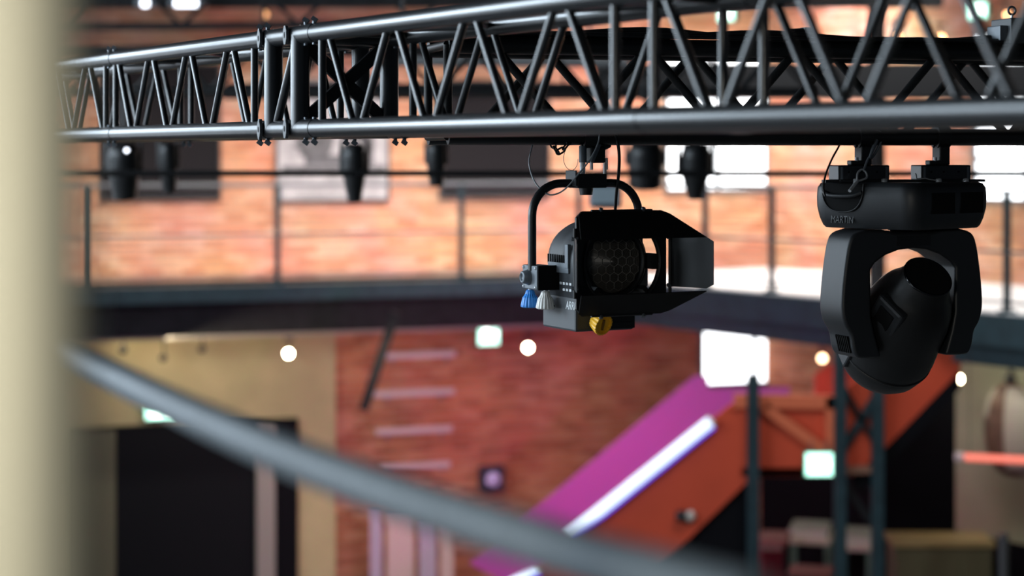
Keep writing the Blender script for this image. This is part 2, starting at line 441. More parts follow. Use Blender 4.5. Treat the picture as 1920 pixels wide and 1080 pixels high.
# left wall with windows that light the hall
wl = tag(MB().box((LEFT_X - .1, 10, 1.5), (.2, 40, 3)).box((LEFT_X - .1, 10, 9.7), (.2, 40, 1.8)).build('wall_left', MORTAR), 'brick side wall with tall windows', 'wall', kind='structure')
segs = [-10] + [v for ab in WIN_L for v in ab] + [30]
for k in range(0, len(segs), 2):
    MB().box((LEFT_X - .1, (segs[k] + segs[k + 1]) / 2, 5.9), (.2, segs[k + 1] - segs[k], 5.8)).build('pier', MORTAR, wl)
SKYP = mat('daylight_pane', (.8, .88, 1), .2, emit=(.8, .9, 1.0), es=2.0)
for k, (y0, y1) in enumerate(WIN_L):
    window(4 + k, 'tall side window letting in daylight, number %s from the camera end' % ('one', 'two', 'three', 'four', 'five')[k],
           Vector((LEFT_X, y1, 0)), Vector((0, -1, 0)), Vector((-1, 0, 0)), .02, y1 - y0 - .02, 3.05, 8.75, 2, 4, SKYP)

# near gallery floor under the camera
tag(MB().prism([(-3, -3), (3, -3), (3, 1.0), (.5, 1.25), (.2, 1.36), (-.2, 1.78), (-.75, 2.6), (-1.65, 4.65), (-3, 4.65)], GZ - .2, GZ).build('floor_gallery_near', PALEF),
    'near gallery floor the photograph is taken from', 'gallery', kind='structure')

# roof members, upper left and top
RB = empty('roof_truss', P(300, 50, 205), 'dark steel roof truss crossing above the lighting truss at upper left', 'roof truss')
lb = RB.location.copy()
for (x0, y0, x1, y1, r_) in ((-60, 52, 1000, 44, .035), (-60, -60, 1000, -70, .05), (120, 50, 230, -60, .02), (230, -60, 340, 50, .02), (340, 50, 450, -60, .02), (450, -60, 560, 48, .02), (560, 48, 670, -62, .02), (670, -62, 780, 46, .02), (780, 46, 890, -64, .02)):
    bar('chord' if r_ > .03 else 'web_member', P(x0, y0, 205) - lb, P(x1, y1, 205) - lb, r_, DARKST, RB)
tag(bar('purlin', P(-80, 100, 190), P(480, 84, 178), .03, DARKST, None), 'thin dark steel purlin low at upper left', 'beam')
tag(MB().box(P(700, -14, 185), (11.5, .25, .30)).build('roof_beam', DARKST), 'dark roof beam along the top edge of the picture', 'beam')
cq = on_line(1644, K0 + nr * .35, dr)
cl_ = empty('steel_column', Vector((cq.x, cq.y, GZ)), 'dark steel column on the right-hand gallery, seen through the moving head yoke', 'column', rz=math.atan2(dr.y, dr.x))
for sy in (-.06, .06): MB().box((0, sy, 3.2), (.13, .012, 6.4)).build('flange', DARKST, cl_)
MB().box((0, 0, 3.2), (.012, .12, 6.4)).build('web', DARKST, cl_); MB().box((0, 0, .015), (.24, .24, .03)).build('base_plate', DARKST, cl_)

# ------------------------------------------------------------------ lighting truss A (receding to the left)
A0 = P(550, 241, 700); A1 = P(1900, 190, 1250)
A0.z = A1.z = EYE + .066
dA = (A1 - A0).normalized(); nA = Vector((-dA.y, dA.x, 0))
if nA.y < 0: nA = -nA
kA = (A1 - A0).length / 2.149           # metres of this camera per unit of the measured truss positions
CC, WA = .25, .265
RT = .0245
A = empty('lighting_truss', A0, 'near black box truss running from far left to close right', 'truss')
def ap(t, up=0, back=0): return dA * (t * kA) + Vector((0, 0, CC * up)) + nA * (WA * back)
for up in (0, 1):
    for bk in (0, 1):
        for t0, t1 in ((-2.6, -1.212), (-1.205, -.165), (-.16, .085), (.09, 1.32), (1.327, 2.545), (2.552, 3.3)):
            bar('chord', ap(t0, up, bk), ap(t1, up, bk), RT, BLK, A, 28)
        for t in (-1.208, -.162, .088, 1.324):      # spigot joints with pins
            MB().tube(ap(t - .03, up, bk), ap(t + .03, up, bk), RT + .0012, 28).build('coupler_sleeve', BLK, A)
            for dt in ((-.022, .022) if t < 1 else ()):
                q = ap(t + dt, up, bk); sg_ = 1 if up else -1
                pin = MB().tube(q - Vector((0, 0, .03 * -sg_ * -1)) , q + Vector((0, 0, sg_ * .036)), .0055, 12).build('coupler_pin', DSTEEL, A)
                MB().box(q + Vector((0, 0, sg_ * .036)), (.016, .014, .012), Matrix.Rotation(R(35), 3, 'Y')).build('pin_head', DSTEEL, pin)
def lattice(e, fn, t0, t1, n, top_first, rr, m, backs=(0, 1), ends=True, flip_back=False):
    st = (t1 - t0) / n
    for bk in backs:
        up = top_first if not (flip_back and bk) else not top_first
        for k in range(n):
            ta, tb = t0 + st * k, t0 + st * (k + 1)
            ea = .10 * st
            bar('diagonal_brace', fn(ta + ea, 1 if up else 0, bk), fn(tb - ea, 0 if up else 1, bk), rr, m, e, 14)
            up = not up
    for lev in (0, 1):
        f = False
        for k in range(0, n, 2):
            ta, tb = t0 + st * k, t0 + st * min(k + 2, n)
            bar('cross_brace', fn(ta, lev, 1 if f else 0), fn(tb, lev, 0 if f else 1), rr * .9, m, e, 12); f = not f
for t0, t1, n in ((-2.35, -1.26, 7), (-1.165, -.225, 7), (.165, 1.262, 7), (1.388, 2.485, 7), (2.61, 3.237, 4)):
    lattice(A, ap, t0, t1, n, True, .0095, BLK)
for t in (-1.254, -1.172, -.216, .150, 1.27, 1.38, 2.493, 2.602):
    for bk in (0, 1): bar('end_upright', ap(t, 0, bk), ap(t, 1, bk), .0105, BLK, A, 16)
    for up in (0, 1): bar('end_crosspiece', ap(t, up, 0), ap(t, up, 1), .0105, BLK, A, 16)
# box block with thick uprights
for t in (-.108, .036):
    for bk in (0, 1):
        bar('block_upright', ap(t, 0, bk), ap(t, 1, bk), .0255, BLK, A, 28)
        if bk == 0:
            for up in (0, 1):
                q = ap(t - .028, up, 0) - nA * .026
                M = Matrix.Translation(q) @ Vector((-.95, -.30, 0)).to_track_quat('Z', 'Y').to_matrix().to_4x4()
                fl = MB().prism([(.027 * math.cos(R(22.5 + 45 * k)) * .9, .027 * math.sin(R(22.5 + 45 * k))) for k in range(8)], -.004, .004, M).build('flange_plate', HOUS, A)
                MB().prism([(.006 * math.cos(R(30 * k)), .008 * math.sin(R(30 * k))) for k in range(12)], -.0048, .0048, M).build('bolt_hole', MATTE, fl)
    for up in (0, 1): bar('block_crosspiece', ap(t, up, 0), ap(t, up, 1), .0255, BLK, A, 24)
bar('block_brace', ap(-.09, .05, 0), ap(.02, .95, 0), .012, BLK, A, 14)
for z0, z1 in ((.08, .92), (.92, .08)):
    p, q = ap(.036, z0, .04), ap(.036, z1, .96)
    d = (q - p); M = d.to_track_quat('X', 'Z').to_matrix()
    MB().box((p + q) / 2, (d.length, .012, .034), M).build('flat_cross_bar', BLK2, A)

# ------------------------------------------------------------------ lighting truss B (carries the two lamps)
B0 = P(1300, 255, 656); B1 = P(1900, 257, 626); zB = EYE + .049
B0.z = B1.z = zB
dB = (B1 - B0).normalized(); nB = Vector((-dB.y, dB.x, 0))
Bt = empty('lighting_truss', B0, 'black box truss with cables on top, carrying both stage lamps', 'truss')
def bp(u, up=0, back=0): return dB * u + Vector((0, 0, .252 * up)) + nB * (.25 * back)
uS, uE = -.72, 3.6
for up in (0, 1):
    for bk in (0, 1):
        bar('chord', bp(uS + .14 * bk * 0, up, bk), bp(uE, up, bk), .0245, BLK2, Bt, 28)
nn = 13; stp = .2275
ph = ((1285 - 1300) / 656) - stp / 2
k0 = math.ceil((uS + .02 - ph) / stp); k1 = int((uE - ph) / stp)
for bk in (0, 1):
    for k in range(k0, k1):
        a, b = ph + stp * k, ph + stp * (k + 1)
        u0 = (k % 2 == 0) ^ (bk == 1)
        bar('diagonal_brace', bp(a, 1 if u0 else 0, bk), bp(b, 0 if u0 else 1, bk), .0125, BLK2, Bt, 14)
for k in range(k0, k1, 2):
    for lev in (0, 1): bar('cross_brace', bp(ph + stp * k, lev, 0), bp(ph + stp * (k + 1), lev, 1), .011, BLK2, Bt, 12)
for bk in (0, 1): bar('end_upright', bp(uS, 0, bk), bp(uS, 1, bk), .0125, BLK2, Bt)
for up in (0, 1): bar('end_crosspiece', bp(uS, up, 0), bp(uS, up, 1), .0125, BLK2, Bt)
def bw(u, up=0, back=0): return B0 + bp(u, up, back)
def uB(px):
    k = (px - 960) / F; return (k * B0.y - B0.x) / (dB.x - k * dB.y)
# cables lying along the top chord
labs = ('upper thick black cable lying along the top of the lamp-carrying truss', 'black cable lying behind the truss top chord, bowing upward', 'thin black cable sagging along the truss top chord')
for j, (off, r_, amp, ph_) in enumerate(((.004, .009, .014, .4), (.05, .010, .018, 2.2), (-.012, .006, .006, 4.0))):
    pts = []
    for k in range(60):
        u = -.62 + 4.1 * k / 59
        z = .252 + .0245 + r_ + amp * max(0, math.sin(u * 5.2 + ph_)) ** 2
        pts.append(B0 + dB * u + nB * off + Vector((0, 0, z)))
    tag(MB().sweep(pts, r_, 10).build('power_cable', RUB), labs[j], 'cable', 'cables on the lamp truss')
q = bw(uB(1503), 1, .1) + Vector((0, 0, .048))
pl = empty('cable_connector', q, 'black plug connector resting on the truss top chord', 'connector', rz=R(20))
MB().tube((-.035, 0, 0), (.02, 0, .004), .014, 14).build('plug_body', RUB, pl); MB().box((.03, 0, .006), (.03, .03, .026)).build('socket', BLK2, pl)
q = bw(uB(1900), 1, 0) + Vector((0, 0, .0245))
jb = empty('junction_box', q, 'grey black control box with an eye bolt on top, at the right edge', 'control box', rz=math.atan2(dB.y, dB.x))
MB().box((.025, .03, .042), (.10, .12, .075)).build('case', HOUS, jb, bevel=.004)
MB().box((-.037, .03, .03), (.026, .08, .055)).build('side_connector', GREYP, jb, bevel=.003)
bar('eye_shank', (.012, .03, .08), (.012, .03, .094), .004, STEEL, jb)
MB().sweep([(.012 + .012 * math.cos(a), .03, .105 + .012 * math.sin(a)) for a in [2 * math.pi * k / 20 for k in range(20)]], .0035, 8, True).build('eye_ring', DSTEEL, jb)

# ------------------------------------------------------------------ barn-door spotlight
uL = uB(1099)
hang = bw(uL)
SL = 645 / (F / (hang.y - .14))
SL = (F / 645) and (645 / (F / (hang.y - .13)))
yaw = R(26)
ux = Vector((math.cos(yaw), math.sin(yaw), 0)); uy = Vector((-math.sin(yaw), math.cos(yaw), 0))
LC = hang - uy * (.155 * SL); sL = F / LC.y; LC.z = EYE + (HORIZ - 490) / sL
SL = 645 / sL
LP = empty('barn_door_spotlight', LC, 'black round-bodied spotlight with open barn doors and white, blue and yellow knobs', 'spotlight', rz=yaw, scale=SL)
RX = Matrix.Rotation(R(90), 4, 'X')          # local z -> -y (lamp front), y -> z
def arch(r_, c0, n=22): return [(r_ * math.cos(R(180 * k / n)), r_ * math.sin(R(180 * k / n))) for k in range(n + 1)] + [(-r_, c0), (r_, c0)]
rings = []
for y, r_ in ((.215, .085), (.205, .102), (.17, .113), (.02, .118), (0, .118)):
    rings.append([Vector((x, y, z)) for x, z in arch(r_, -.105)])
hs = MB().loft(rings, True).build('housing', HOUS, LP)
for k in range(9): MB().box((-.1178, .06 + .014 * k, .004), (.003, .005, .026)).build('vent_slot', MATTE, hs)
MB().box((-.12, .1, -.02), (.008, .13, .03)).build('side_rail', GREYP, LP, bevel=.002)
MB().box((-.119, .045, .015), (.012, .02, .07)).build('latch', GREYP, LP, bevel=.002)
for k in range(7): MB().box((-.1185, .03 + .02 * (k % 4), -.065 - .018 * (k // 4)), (.002, .012, .007)).build('printed_mark', LETT, LP)
bx_ = MB().box((-.0215, .105, -.152), (.193, .21, .098)).build('base_box', HOUS, LP, bevel=.006)
MB().box((.03, -.004, -.16), (.085, .012, .07)).build('connector_panel', BLK2, LP)
for k in range(3): MB().box((.03, -.012, -.14 - .02 * k), (.07, .006, .006)).build('panel_rib', BLK2, LP)
text_part('lettering', 'ARRI', .034, LETT, LP, (-.1186, .030, -.128), (R(90), 0, R(-90)), .0006, .8, .2)
# lens with fresnel steps and honeycomb
prof = []
for k in range(16):
    r_ = .004 + .0055 * k; prof += [(r_, .012 - .0004 * k), (r_ + .0045, .009 - .0004 * k)]
ln = MB().lathe([(.0005, .013)] + prof + [(.092, 0)], Matrix.Translation((0, -.002, 0)) @ RX, 48, False).build('fresnel_lens', LENS, LP)
mb = MB(); hr = .0155
for i in range(-4, 5):
    for j in range(-4, 5):
        cx, cz = (i + .5 * (j % 2)) * hr * 1.732, j * hr * 1.5
        if math.hypot(cx, cz) > .078: continue
        for k in range(6):
            a, b = R(30 + 60 * k), R(90 + 60 * k)
            if k < 3 or True:
                mb.tube((cx + hr * .97 * math.cos(a), -.0165, cz + hr * .97 * math.sin(a)), (cx + hr * .97 * math.cos(b), -.0165, cz + hr * .97 * math.sin(b)), .0005, 4, cap=False)
mb.build('honeycomb_pattern', mat('honeycomb_line', (.33, .31, .28), .5), ln)
mb = MB().lathe([(.092, -.004), (.092, .02), (.1, .024), (.106, .018), (.106, -.004)], RX, 56, cap=False); mb.build('lens_ring', BLK2, LP)
for k in range(4):
    a = R(45 + 90 * k); MB().box((.112 * math.cos(a), -.03, .112 * math.sin(a)), (.014, .06, .014), Matrix.Rotation(-a, 3, 'Y')).build('accessory_bracket', BLK2, LP)
for sgn in (-1, 1): MB().box((.113, -.03, .0 + sgn * .0), (.016, .055, .045)).build('accessory_bracket', BLK2, LP) if sgn > 0 else None
# barn-door frame: square plate with a round opening
def ringplate(half, r_, y0, y1, n=48):
    mb = MB(); o = []; i = []
    for k in range(n):
        a = 2 * math.pi * (k + .5) / n; c, s_ = math.cos(a), math.sin(a); m_ = half / max(abs(c), abs(s_))
        o.append((c * m_, s_ * m_)); i.append((c * r_, s_ * r_))
    v = [Vector((x, y, z)) for y in (y0, y1) for q in (o, i) for x, z in q]; f = []
    for k in range(n):
        j = (k + 1) % n
        f += [(k, j, n + j, n + k), (2 * n + k, 3 * n + k, 3 * n + j, 2 * n + j), (k, 2 * n + k, 2 * n + j, j), (n + k, n + j, 3 * n + j, 3 * n + k)]
    return mb.add(v, f)
fr_ = ringplate(.148, .124, -.062, -.054).build('barn_door_frame', BLK2, LP)
MB().lathe([(.124, .05), (.124, .07), (.128, .07), (.128, .05)], RX, 56, cap=False).build('rolled_edge', BLK2, fr_)
def door(name, hinge, direc, side, poly):
    """poly in (along side, along direc)"""
    h, d, s_ = Vector(hinge), Vector(direc).normalized(), Vector(side); n = s_.cross(d)
    v = [h + s_ * a + d * b + n * t for t in (-.0012, .0012) for a, b in poly]; k = len(poly)
    mb = MB().add(v, [list(range(k))[::-1], list(range(k, 2 * k))] + [(i, (i + 1) % k, k + (i + 1) % k, k + i) for i in range(k)])
    o = mb.build(name, MATTE if name != 'barn_door_leaf_side' else BLK2, LP)
    MB().tube(h - s_ * .1, h + s_ * .1, .005, 10).build('hinge', BLK2, o)
    for sg_ in (-.07, .07): MB().tube(h + s_ * sg_ - n * .01, h + s_ * sg_ + n * .01, .006, 10).build('hinge_screw', DSTEEL, o)
    return o
big = [(-.13, 0), (.13, 0), (.15, .02), (.185, .105), (.203, .15), (-.203, .15), (-.185, .105), (-.15, .02)]
sml = [(-.07, 0), (.07, 0), (.074, .01), (.074, .13), (.062, .155), (-.062, .155), (-.074, .13), (-.074, .01)]
door('barn_door_leaf', (0, -.062, .148), (0, -.13, -.073), (1, 0, 0), big)
door('barn_door_leaf', (0, -.062, -.150), (0, -.13, .068), (1, 0, 0), big)
door('barn_door_leaf', (.162, -.06, .0), (.062, -.148, 0), (0, 0, 1), sml).data.materials[0] = BLK2
door('barn_door_leaf', (-.152, -.06, .0), (-.062, -.13, 0), (0, 0, 1), sml).data.materials[0] = BLK2
# yoke
yk = []
for k in range(13): a = R(180 - 90 * k / 12); yk.append((-.085 + .095 * math.cos(a), .155, .13 + .095 * math.sin(a)))
yk2 = [(-x, y, z) for x, y, z in reversed(yk)]
MB().sweep([(-.18, .155, -.03), (-.18, .155, .05)] + yk + yk2 + [(.18, .155, .05), (.18, .155, -.03)], .0125, 16).build('yoke', BLK, LP)
pv = MB().box((-.1585, .1575, -.05), (.057, .095, .07)).build('pivot_box', GREYP, LP, bevel=.003)
MB().box((-.146, .109, -.05), (.075, .004, .072)).build('pivot_front_cover', MATTE, pv)
MB().lathe([(.024, 0), (.021, .006), (.018, .02), (.012, .024), (.0115, .018), (.001, .017)], Matrix.Translation((-.187, .165, -.05)) @ Matrix.Rotation(R(-90), 4, 'Y'), 28).build('pivot_cap', GREYP, pv)
for sy in (.118, .197):
    for sz in (-.078, -.022): MB().lathe([(.005, 0), (.004, .003), (.0005, .004)], Matrix.Translation((-.187, sy, sz)) @ Matrix.Rotation(R(-90), 4, 'Y'), 12).build('screw', STEEL, pv)
MB().box((.1585, .1575, -.05), (.057, .095, .07)).build('pivot_box', GREYP, LP, bevel=.003)
kp = [(.009, .0), (.012, -.004), (.014, -.012), (.021, -.022), (.026, -.045), (.026, -.05), (.02, -.053)]
def knob(x, y, z, m, label):
    o = MB().lathe(kp, Matrix.Translation((x, y, z)), 64, False, rib=(16, .07)).build('control_knob', m, LP); o['label'] = label
    MB().tube((x, y, z), (x, y, z + .008), .006, 12).build('knob_stem', STEEL, o)
    return o
wk = knob(-.150, .128, -.09, WHITEP, 'white ribbed knob')
MB().box((-.133, .110, -.133), (.006, .006, .005)).build('knob_symbol', MATTE, wk)
knob(-.166, .196, -.09, BLUE, 'blue ribbed knob')
MY = Matrix.Translation((-.058, -.022, -.170)) @ Matrix.Rotation(R(112), 4, 'X') @ Matrix.Rotation(R(12), 4, 'Y')
yk_ = MB().lathe([(.012, -.012), (.024, -.006), (.03, .02), (.0305, .03), (.026, .031), (.025, .024), (.001, .023)], MY, 64, False, rib=(20, .05)).build('control_knob', YEL, LP); yk_['label'] = 'yellow ribbed knob'
M3 = MY.to_3x3()
MB().box(MY @ Vector((0, 0, .025)), (.006, .032, .006), M3).build('knob_bar', mat('brown_mark', (.22, .10, .01), .5), yk_)
# clamp on the yoke
MB().box((.005, .155, .232), (.10, .06, .042)).build('yoke_bracket', BLK2, LP, bevel=.003)
MB().box((-.05, .155, .24), (.006, .064, .046)).build('bracket_end', HOUS, LP, bevel=.002)
MB().tube((0, .155, .212), (0, .155, .19), .022, 6, .019).build('bracket_nut', BLK2, LP)
hz_ = (hang.z - LC.z) / SL                      # pipe centre in lamp space
bar('spigot', (-.012, .155, .25), (-.012, .155, .295), .0085, STEEL, LP)
bar('spigot_sleeve', (-.014, .15, .287), (-.014, .15, hz_ - .027 / SL), .0115, DSTEEL, LP)
def hook(parent, cx, cy, zc, sc_, wdt, ang):
    """half coupler around the pipe centre (cx, cy, zc)"""
    mb = MB(); r0_, r1_ = .0255 * sc_, .0345 * sc_; n = 26
    ao = [R(-70 + 320 * k / n) for k in range(n + 1)]
    poly = [(r1_ * math.cos(a), r1_ * math.sin(a)) for a in ao] + [(r0_ * math.cos(a), r0_ * math.sin(a)) for a in reversed(ao)]
    M = Matrix.Translation((cx, cy, zc)) @ Matrix.Rotation(ang, 4, 'Z') @ RX.inverted() @ Matrix.Rotation(R(0), 4, 'Z')
    M = Matrix.Translation((cx, cy, zc)) @ Matrix.Rotation(ang, 4, 'Z') @ Matrix.Rotation(R(90), 4, 'Y') @ Matrix.Rotation(R(90), 4, 'Z')
    n2 = len(poly); hlf = n + 1
    v = [M @ Vector((x, y, t)) for t in (-wdt / 2, wdt / 2) for x, y in poly]
    f = []
    for k in range(n):
        a, b, c, d = k, k + 1, n2 - 2 - k, n2 - 1 - k
        f += [(a, b, c, d), (n2 + a, n2 + d, n2 + c, n2 + b), (a, n2 + a, n2 + b, b), (d, c, n2 + c, n2 + d)]
    f += [(0, n2 - 1, 2 * n2 - 1, n2), (n, n2 + n, n2 + n + 1, n + 1)]
    return mb.add(v, f).build('hook_clamp', BLK2, parent)
angB = math.atan2(dB.y, dB.x) - yaw
hook(LP, .012, .155, hz_, 1 / SL, .045, angB)
MB().box((.03, .155, hz_ - .055), (.05, .045, .05)).build('clamp_foot', BLK2, LP, bevel=.006)
MB().box((.018, .13, hz_ - .05), (.012, .01, .06), Matrix.Rotation(R(25), 3, 'Y')).build('clamp_lever', GREYP, LP, bevel=.002)
MB().tube((.05, .155, hz_ - .03), (.075, .155, hz_ - .02), .016, 8).build('wing_nut', BLK2, LP)
for k, (dx, dz) in enumerate(((.0, .29), (.045, .275), (.05, .29))): MB().tube((dx + .01, .14, dz - .025), (dx + .01, .14, dz + .01), .005, 8).build('clamp_bolt', STEEL, LP)

# safety cables, chain, power lead of the spotlight
def wpx(pts, Y): return [Vector(((x - 960) * (Y + dy) / F, Y + dy, EYE + (HORIZ - y) * (Y + dy) / F)) for x, y, dy in pts]
YH = hang.y
loop = wpx([(1003, 258, .02), (997, 277, -.02), (992, 305, -.04), (999, 333, -.05), (1012, 353, -.06), (1030, 365, -.07), (1050, 361, -.07), (1067, 347, -.07), (1084, 327, -.06), (1099, 309, -.05), (1113, 287, -.045), (1122, 266, -.04), (1124, 252, -.035)], YH)
tag(MB().sweep(crom(loop, 8), .0022, 8).build('safety_cable', WIRE), 'steel wire safety cable looping over the barn-door spotlight yoke', 'safety cable')
thin = wpx([(1071, 262, -.01), (1059, 285, -.01), (1057, 302, -.01), (1064, 316, -.01), (1074, 319, -.01), (1082, 310, -.012), (1084, 298, -.015)], YH)
tag(MB().sweep(crom(thin, 8), .0009, 6).build('tether_wire', WIRE), 'hair thin wire ring tethering the spotlight clamp pin', 'wire')
ch = empty('safety_chain', Vector((0, 0, 0)) + hang + dB * -.06, 'short black chain hanging beside the spotlight clamp', 'chain')
cl = ch.location.copy()
cpts = wpx([(1032, 262, -.03), (1040, 277, -.03), (1046, 286, -.03), (1056, 280, -.03), (1066, 268, -.03), (1072, 257, -.03)], YH)
def chain_link(name, c, d, roll, parent, m, L=.013, wd=.007, r_=.0028):
    M = Matrix.Translation(c) @ d.to_track_quat('X', 'Z').to_matrix().to_4x4() @ Matrix.Rotation(roll, 4, 'X')
    pts = []
    for k in range(20):
        a = 2 * math.pi * k / 20; pts.append(M @ Vector((wd * math.cos(a) + (L - wd) * (1 if math.cos(a) > 0 else -1) * min(1, abs(math.cos(a)) * 3), wd * math.sin(a), 0)))
    return MB().sweep(pts, r_, 8, True).build(name, m, parent)
for k in range(len(cpts) - 1):
    chain_link('chain_link', (cpts[k] + cpts[k + 1]) / 2 - cl, cpts[k + 1] - cpts[k], R(25 if k % 2 else 100), ch, BLK)
lead = wpx([(1150, 240, .06), (1157, 262, -.03), (1161, 290, -.03), (1160, 325, 0), (1156, 360, .05), (1153, 400, .09), (1150, 425, .12)], YH)
tag(MB().sweep(crom(lead, 8), .0045, 10).build('lamp_cable', RUB), 'black power lead dropping behind the barn-door spotlight', 'cable')

# ------------------------------------------------------------------ moving head lamp
uM = uB(1690); mh = bw(uM); sM = F / mh.y
MH = empty('moving_head_lamp', Vector((mh.x, mh.y, EYE + (HORIZ - 426) / sM)), 'black moving head stage lamp tilted upward in its yoke, hanging at right', 'stage lamp')
k_ = 1 / sM
def loc_px(px, py): return (px - 1690) * k_, (426 - py) * k_
# base
LB = .382; rings = []
for z, fct in ((.134, .90), (.130, .955), (.118, .99), (.09, 1.0), (.06, .995), (.03, .965), (.008, .925), (.0, .89)):
    rings.append(rrect(LB * fct, LB * fct, .055 * fct, z))
base = MB().loft(rings).build('base', PLAST, MH); base.rotation_euler = (0, 0, R(-47.9))
fy = -LB / 2
rec = [(-.075, .035), (.075, .035), (.073, -.005), (.06, -.033), (.04, -.045), (-.04, -.045), (-.06, -.033), (-.073, -.005)]
MB().prism(rec, -.002, .0015, Matrix.Translation((-.066, fy, .095)) @ RX).build('handle_recess', MATTE, base)
MB().sweep(crom([(-.135, fy - .003, .105), (-.11, fy - .012, .096), (-.066, fy - .015, .094), (-.02, fy - .012, .096), (.005, fy - .003, .105)], 6), .0065, 10).build('carry_handle', PLAST, base)
MB().sweep(crom([(-.14, fy - .002, .13), (-.135, fy - .003, .085), (-.11, fy - .003, .056), (-.066, fy - .003, .047), (-.022, fy - .003, .056), (.003, fy - .003, .085), (.01, fy - .002, .13)], 6), .0022, 8).build('recess_rim', PLAST, base)
text_part('lettering', 'MARTIN', .030, DLETT, base, (-.072, fy + .0055, .024), (R(83), 0, 0), .0015, .75)
for sx in (-.06, .08): MB().box((LB / 2 - .001, sx, .075), (.003, .11, .06)).build('display_panel', MATTE, base)
# neck and yoke (inverted U)
MB().lathe([(.038, .002), (.038, -.006), (.033, -.008), (.033, -.02), (.04, -.022)], None, 32).build('neck', BLK2, MH)
MB().box((-.03, -.03, -.004), (.03, .01, .006)).build('neck_clip', DSTEEL, MH)
ty = R(19)
out = [(-.10, -.004), (-.155, -.003), (-.195, -.016), (-.212, -.045), (-.224, -.11), (-.232, -.18), (-.2335, -.235), (-.224, -.275), (-.206, -.305), (-.198, -.345), (-.188, -.366), (-.170, -.374), (-.105, -.374), (-.128, -.30), (-.138, -.25), (-.14, -.12)]
arc = [(-.125, -.1), (-.09, -.078), (-.045, -.063), (0, -.059)]
left = out + arc; right = [(-x, z) for x, z in reversed(left[:-1])]
ol = [(q.x, q.y) for q in crom([(x, z, 0) for x, z in left[1:13]], 4)]
poly = [left[0]] + ol + left[13:]; poly = poly + [(-x, z) for x, z in reversed(poly[:-1])] + [(.06, -.012), (-.06, -.012)]
M = Matrix.Rotation(ty, 4, 'Z') @ RX
yk = MB().prism([(x, z) for x, z in poly], -.07, .07, M)
bmy = yk.build('yoke', PLAST, MH, bevel=.010)
bmy.modifiers['bevel'].segments = 3
for p_ in bmy.data.polygons: p_.use_smooth = True
wn = bmy.modifiers.new('normals', 'WEIGHTED_NORMAL'); wn.keep_sharp = False
for k in range(7): MB().box(Matrix.Rotation(ty, 3, 'Z') @ Vector((-.2015 + .0, -.05 + .011 * k, -.335)), (.006, .004, .05), Matrix.Rotation(ty, 3, 'Z') @ Matrix.Rotation(R(-14), 3, 'Y')).build('vent_slot', MATTE, bmy)
MB().box(Matrix.Rotation(ty, 3, 'Z') @ Vector((0, -.0715, -.036)), (.11, .003, .03), Matrix.Rotation(ty, 3, 'Z')).build('yoke_plate', BLK2, bmy)
# head
HM = Matrix.Rotation(ty, 4, 'Z') @ Matrix.Translation((0, -.005, -.275)) @ Matrix.Rotation(R(46), 4, 'X')
hp = [(.03, -.236), (.075, -.230), (.108, -.213), (.130, -.182), (.141, -.145), (.143, -.10), (.137, -.05), (.131, 0), (.127, .04), (.119, .08), (.107, .115), (.092, .14), (.079, .165), (.072, .195), (.069, .2)]
hd = MB().lathe(hp, HM, 56).build('head', BLK2, MH)
MB().lathe([(.071, .185), (.073, .2), (.069, .203), (.066, .196), (.0655, .19), (.03, .193), (.001, .194)], HM, 48).build('front_lens', GLASSD, hd)
for s_ in (-1, 1):
    MB().lathe([(.05, .0), (.05, .03), (.045, .034)], HM @ Matrix.Translation((s_ * .108, 0, -.02)) @ Matrix.Rotation(R(90 * s_), 4, 'Y'), 32).build('tilt_hub', BLK2, hd)
for k in range(3):
    MB().lathe([(.1, -.001), (.1425 - .004 * (2 - k), 0), (.1445 - .004 * (2 - k), .003), (.1445 - .004 * (2 - k), .006), (.12, .007)], HM @ Matrix.Translation((0, 0, -.160 + .013 * k)), 48).build('cooling_fin', BLK2, hd)
for k in range(10): MB().box(HM @ Vector((-.05 + .011 * k, .128, -.06)), (.004, .012, .045), HM.to_3x3()).build('vent_slot', MATTE, hd)
# side cover with a recessed window on the left shoulder of the head
cv = MB().box(HM @ Vector((-.096, -.040, .068)), (.034, .10, .12), HM.to_3x3() @ Matrix.Rotation(R(24), 3, 'Z')).build('side_cover', PLAST, hd, bevel=.01)
MB().box(HM @ Vector((-.109, -.046, .072)), (.012, .055, .065), HM.to_3x3() @ Matrix.Rotation(R(24), 3, 'Z')).build('side_cover_recess', MATTE, hd, bevel=.003)
MB().box(HM @ Vector((-.135, .02, -.13)), (.022, .12, .07), HM.to_3x3()).build('rear_side_cover', PLAST, hd, bevel=.006)
MB().box(HM @ Vector((.135, .02, -.13)), (.022, .12, .07), HM.to_3x3()).build('rear_side_cover', PLAST, hd, bevel=.006)
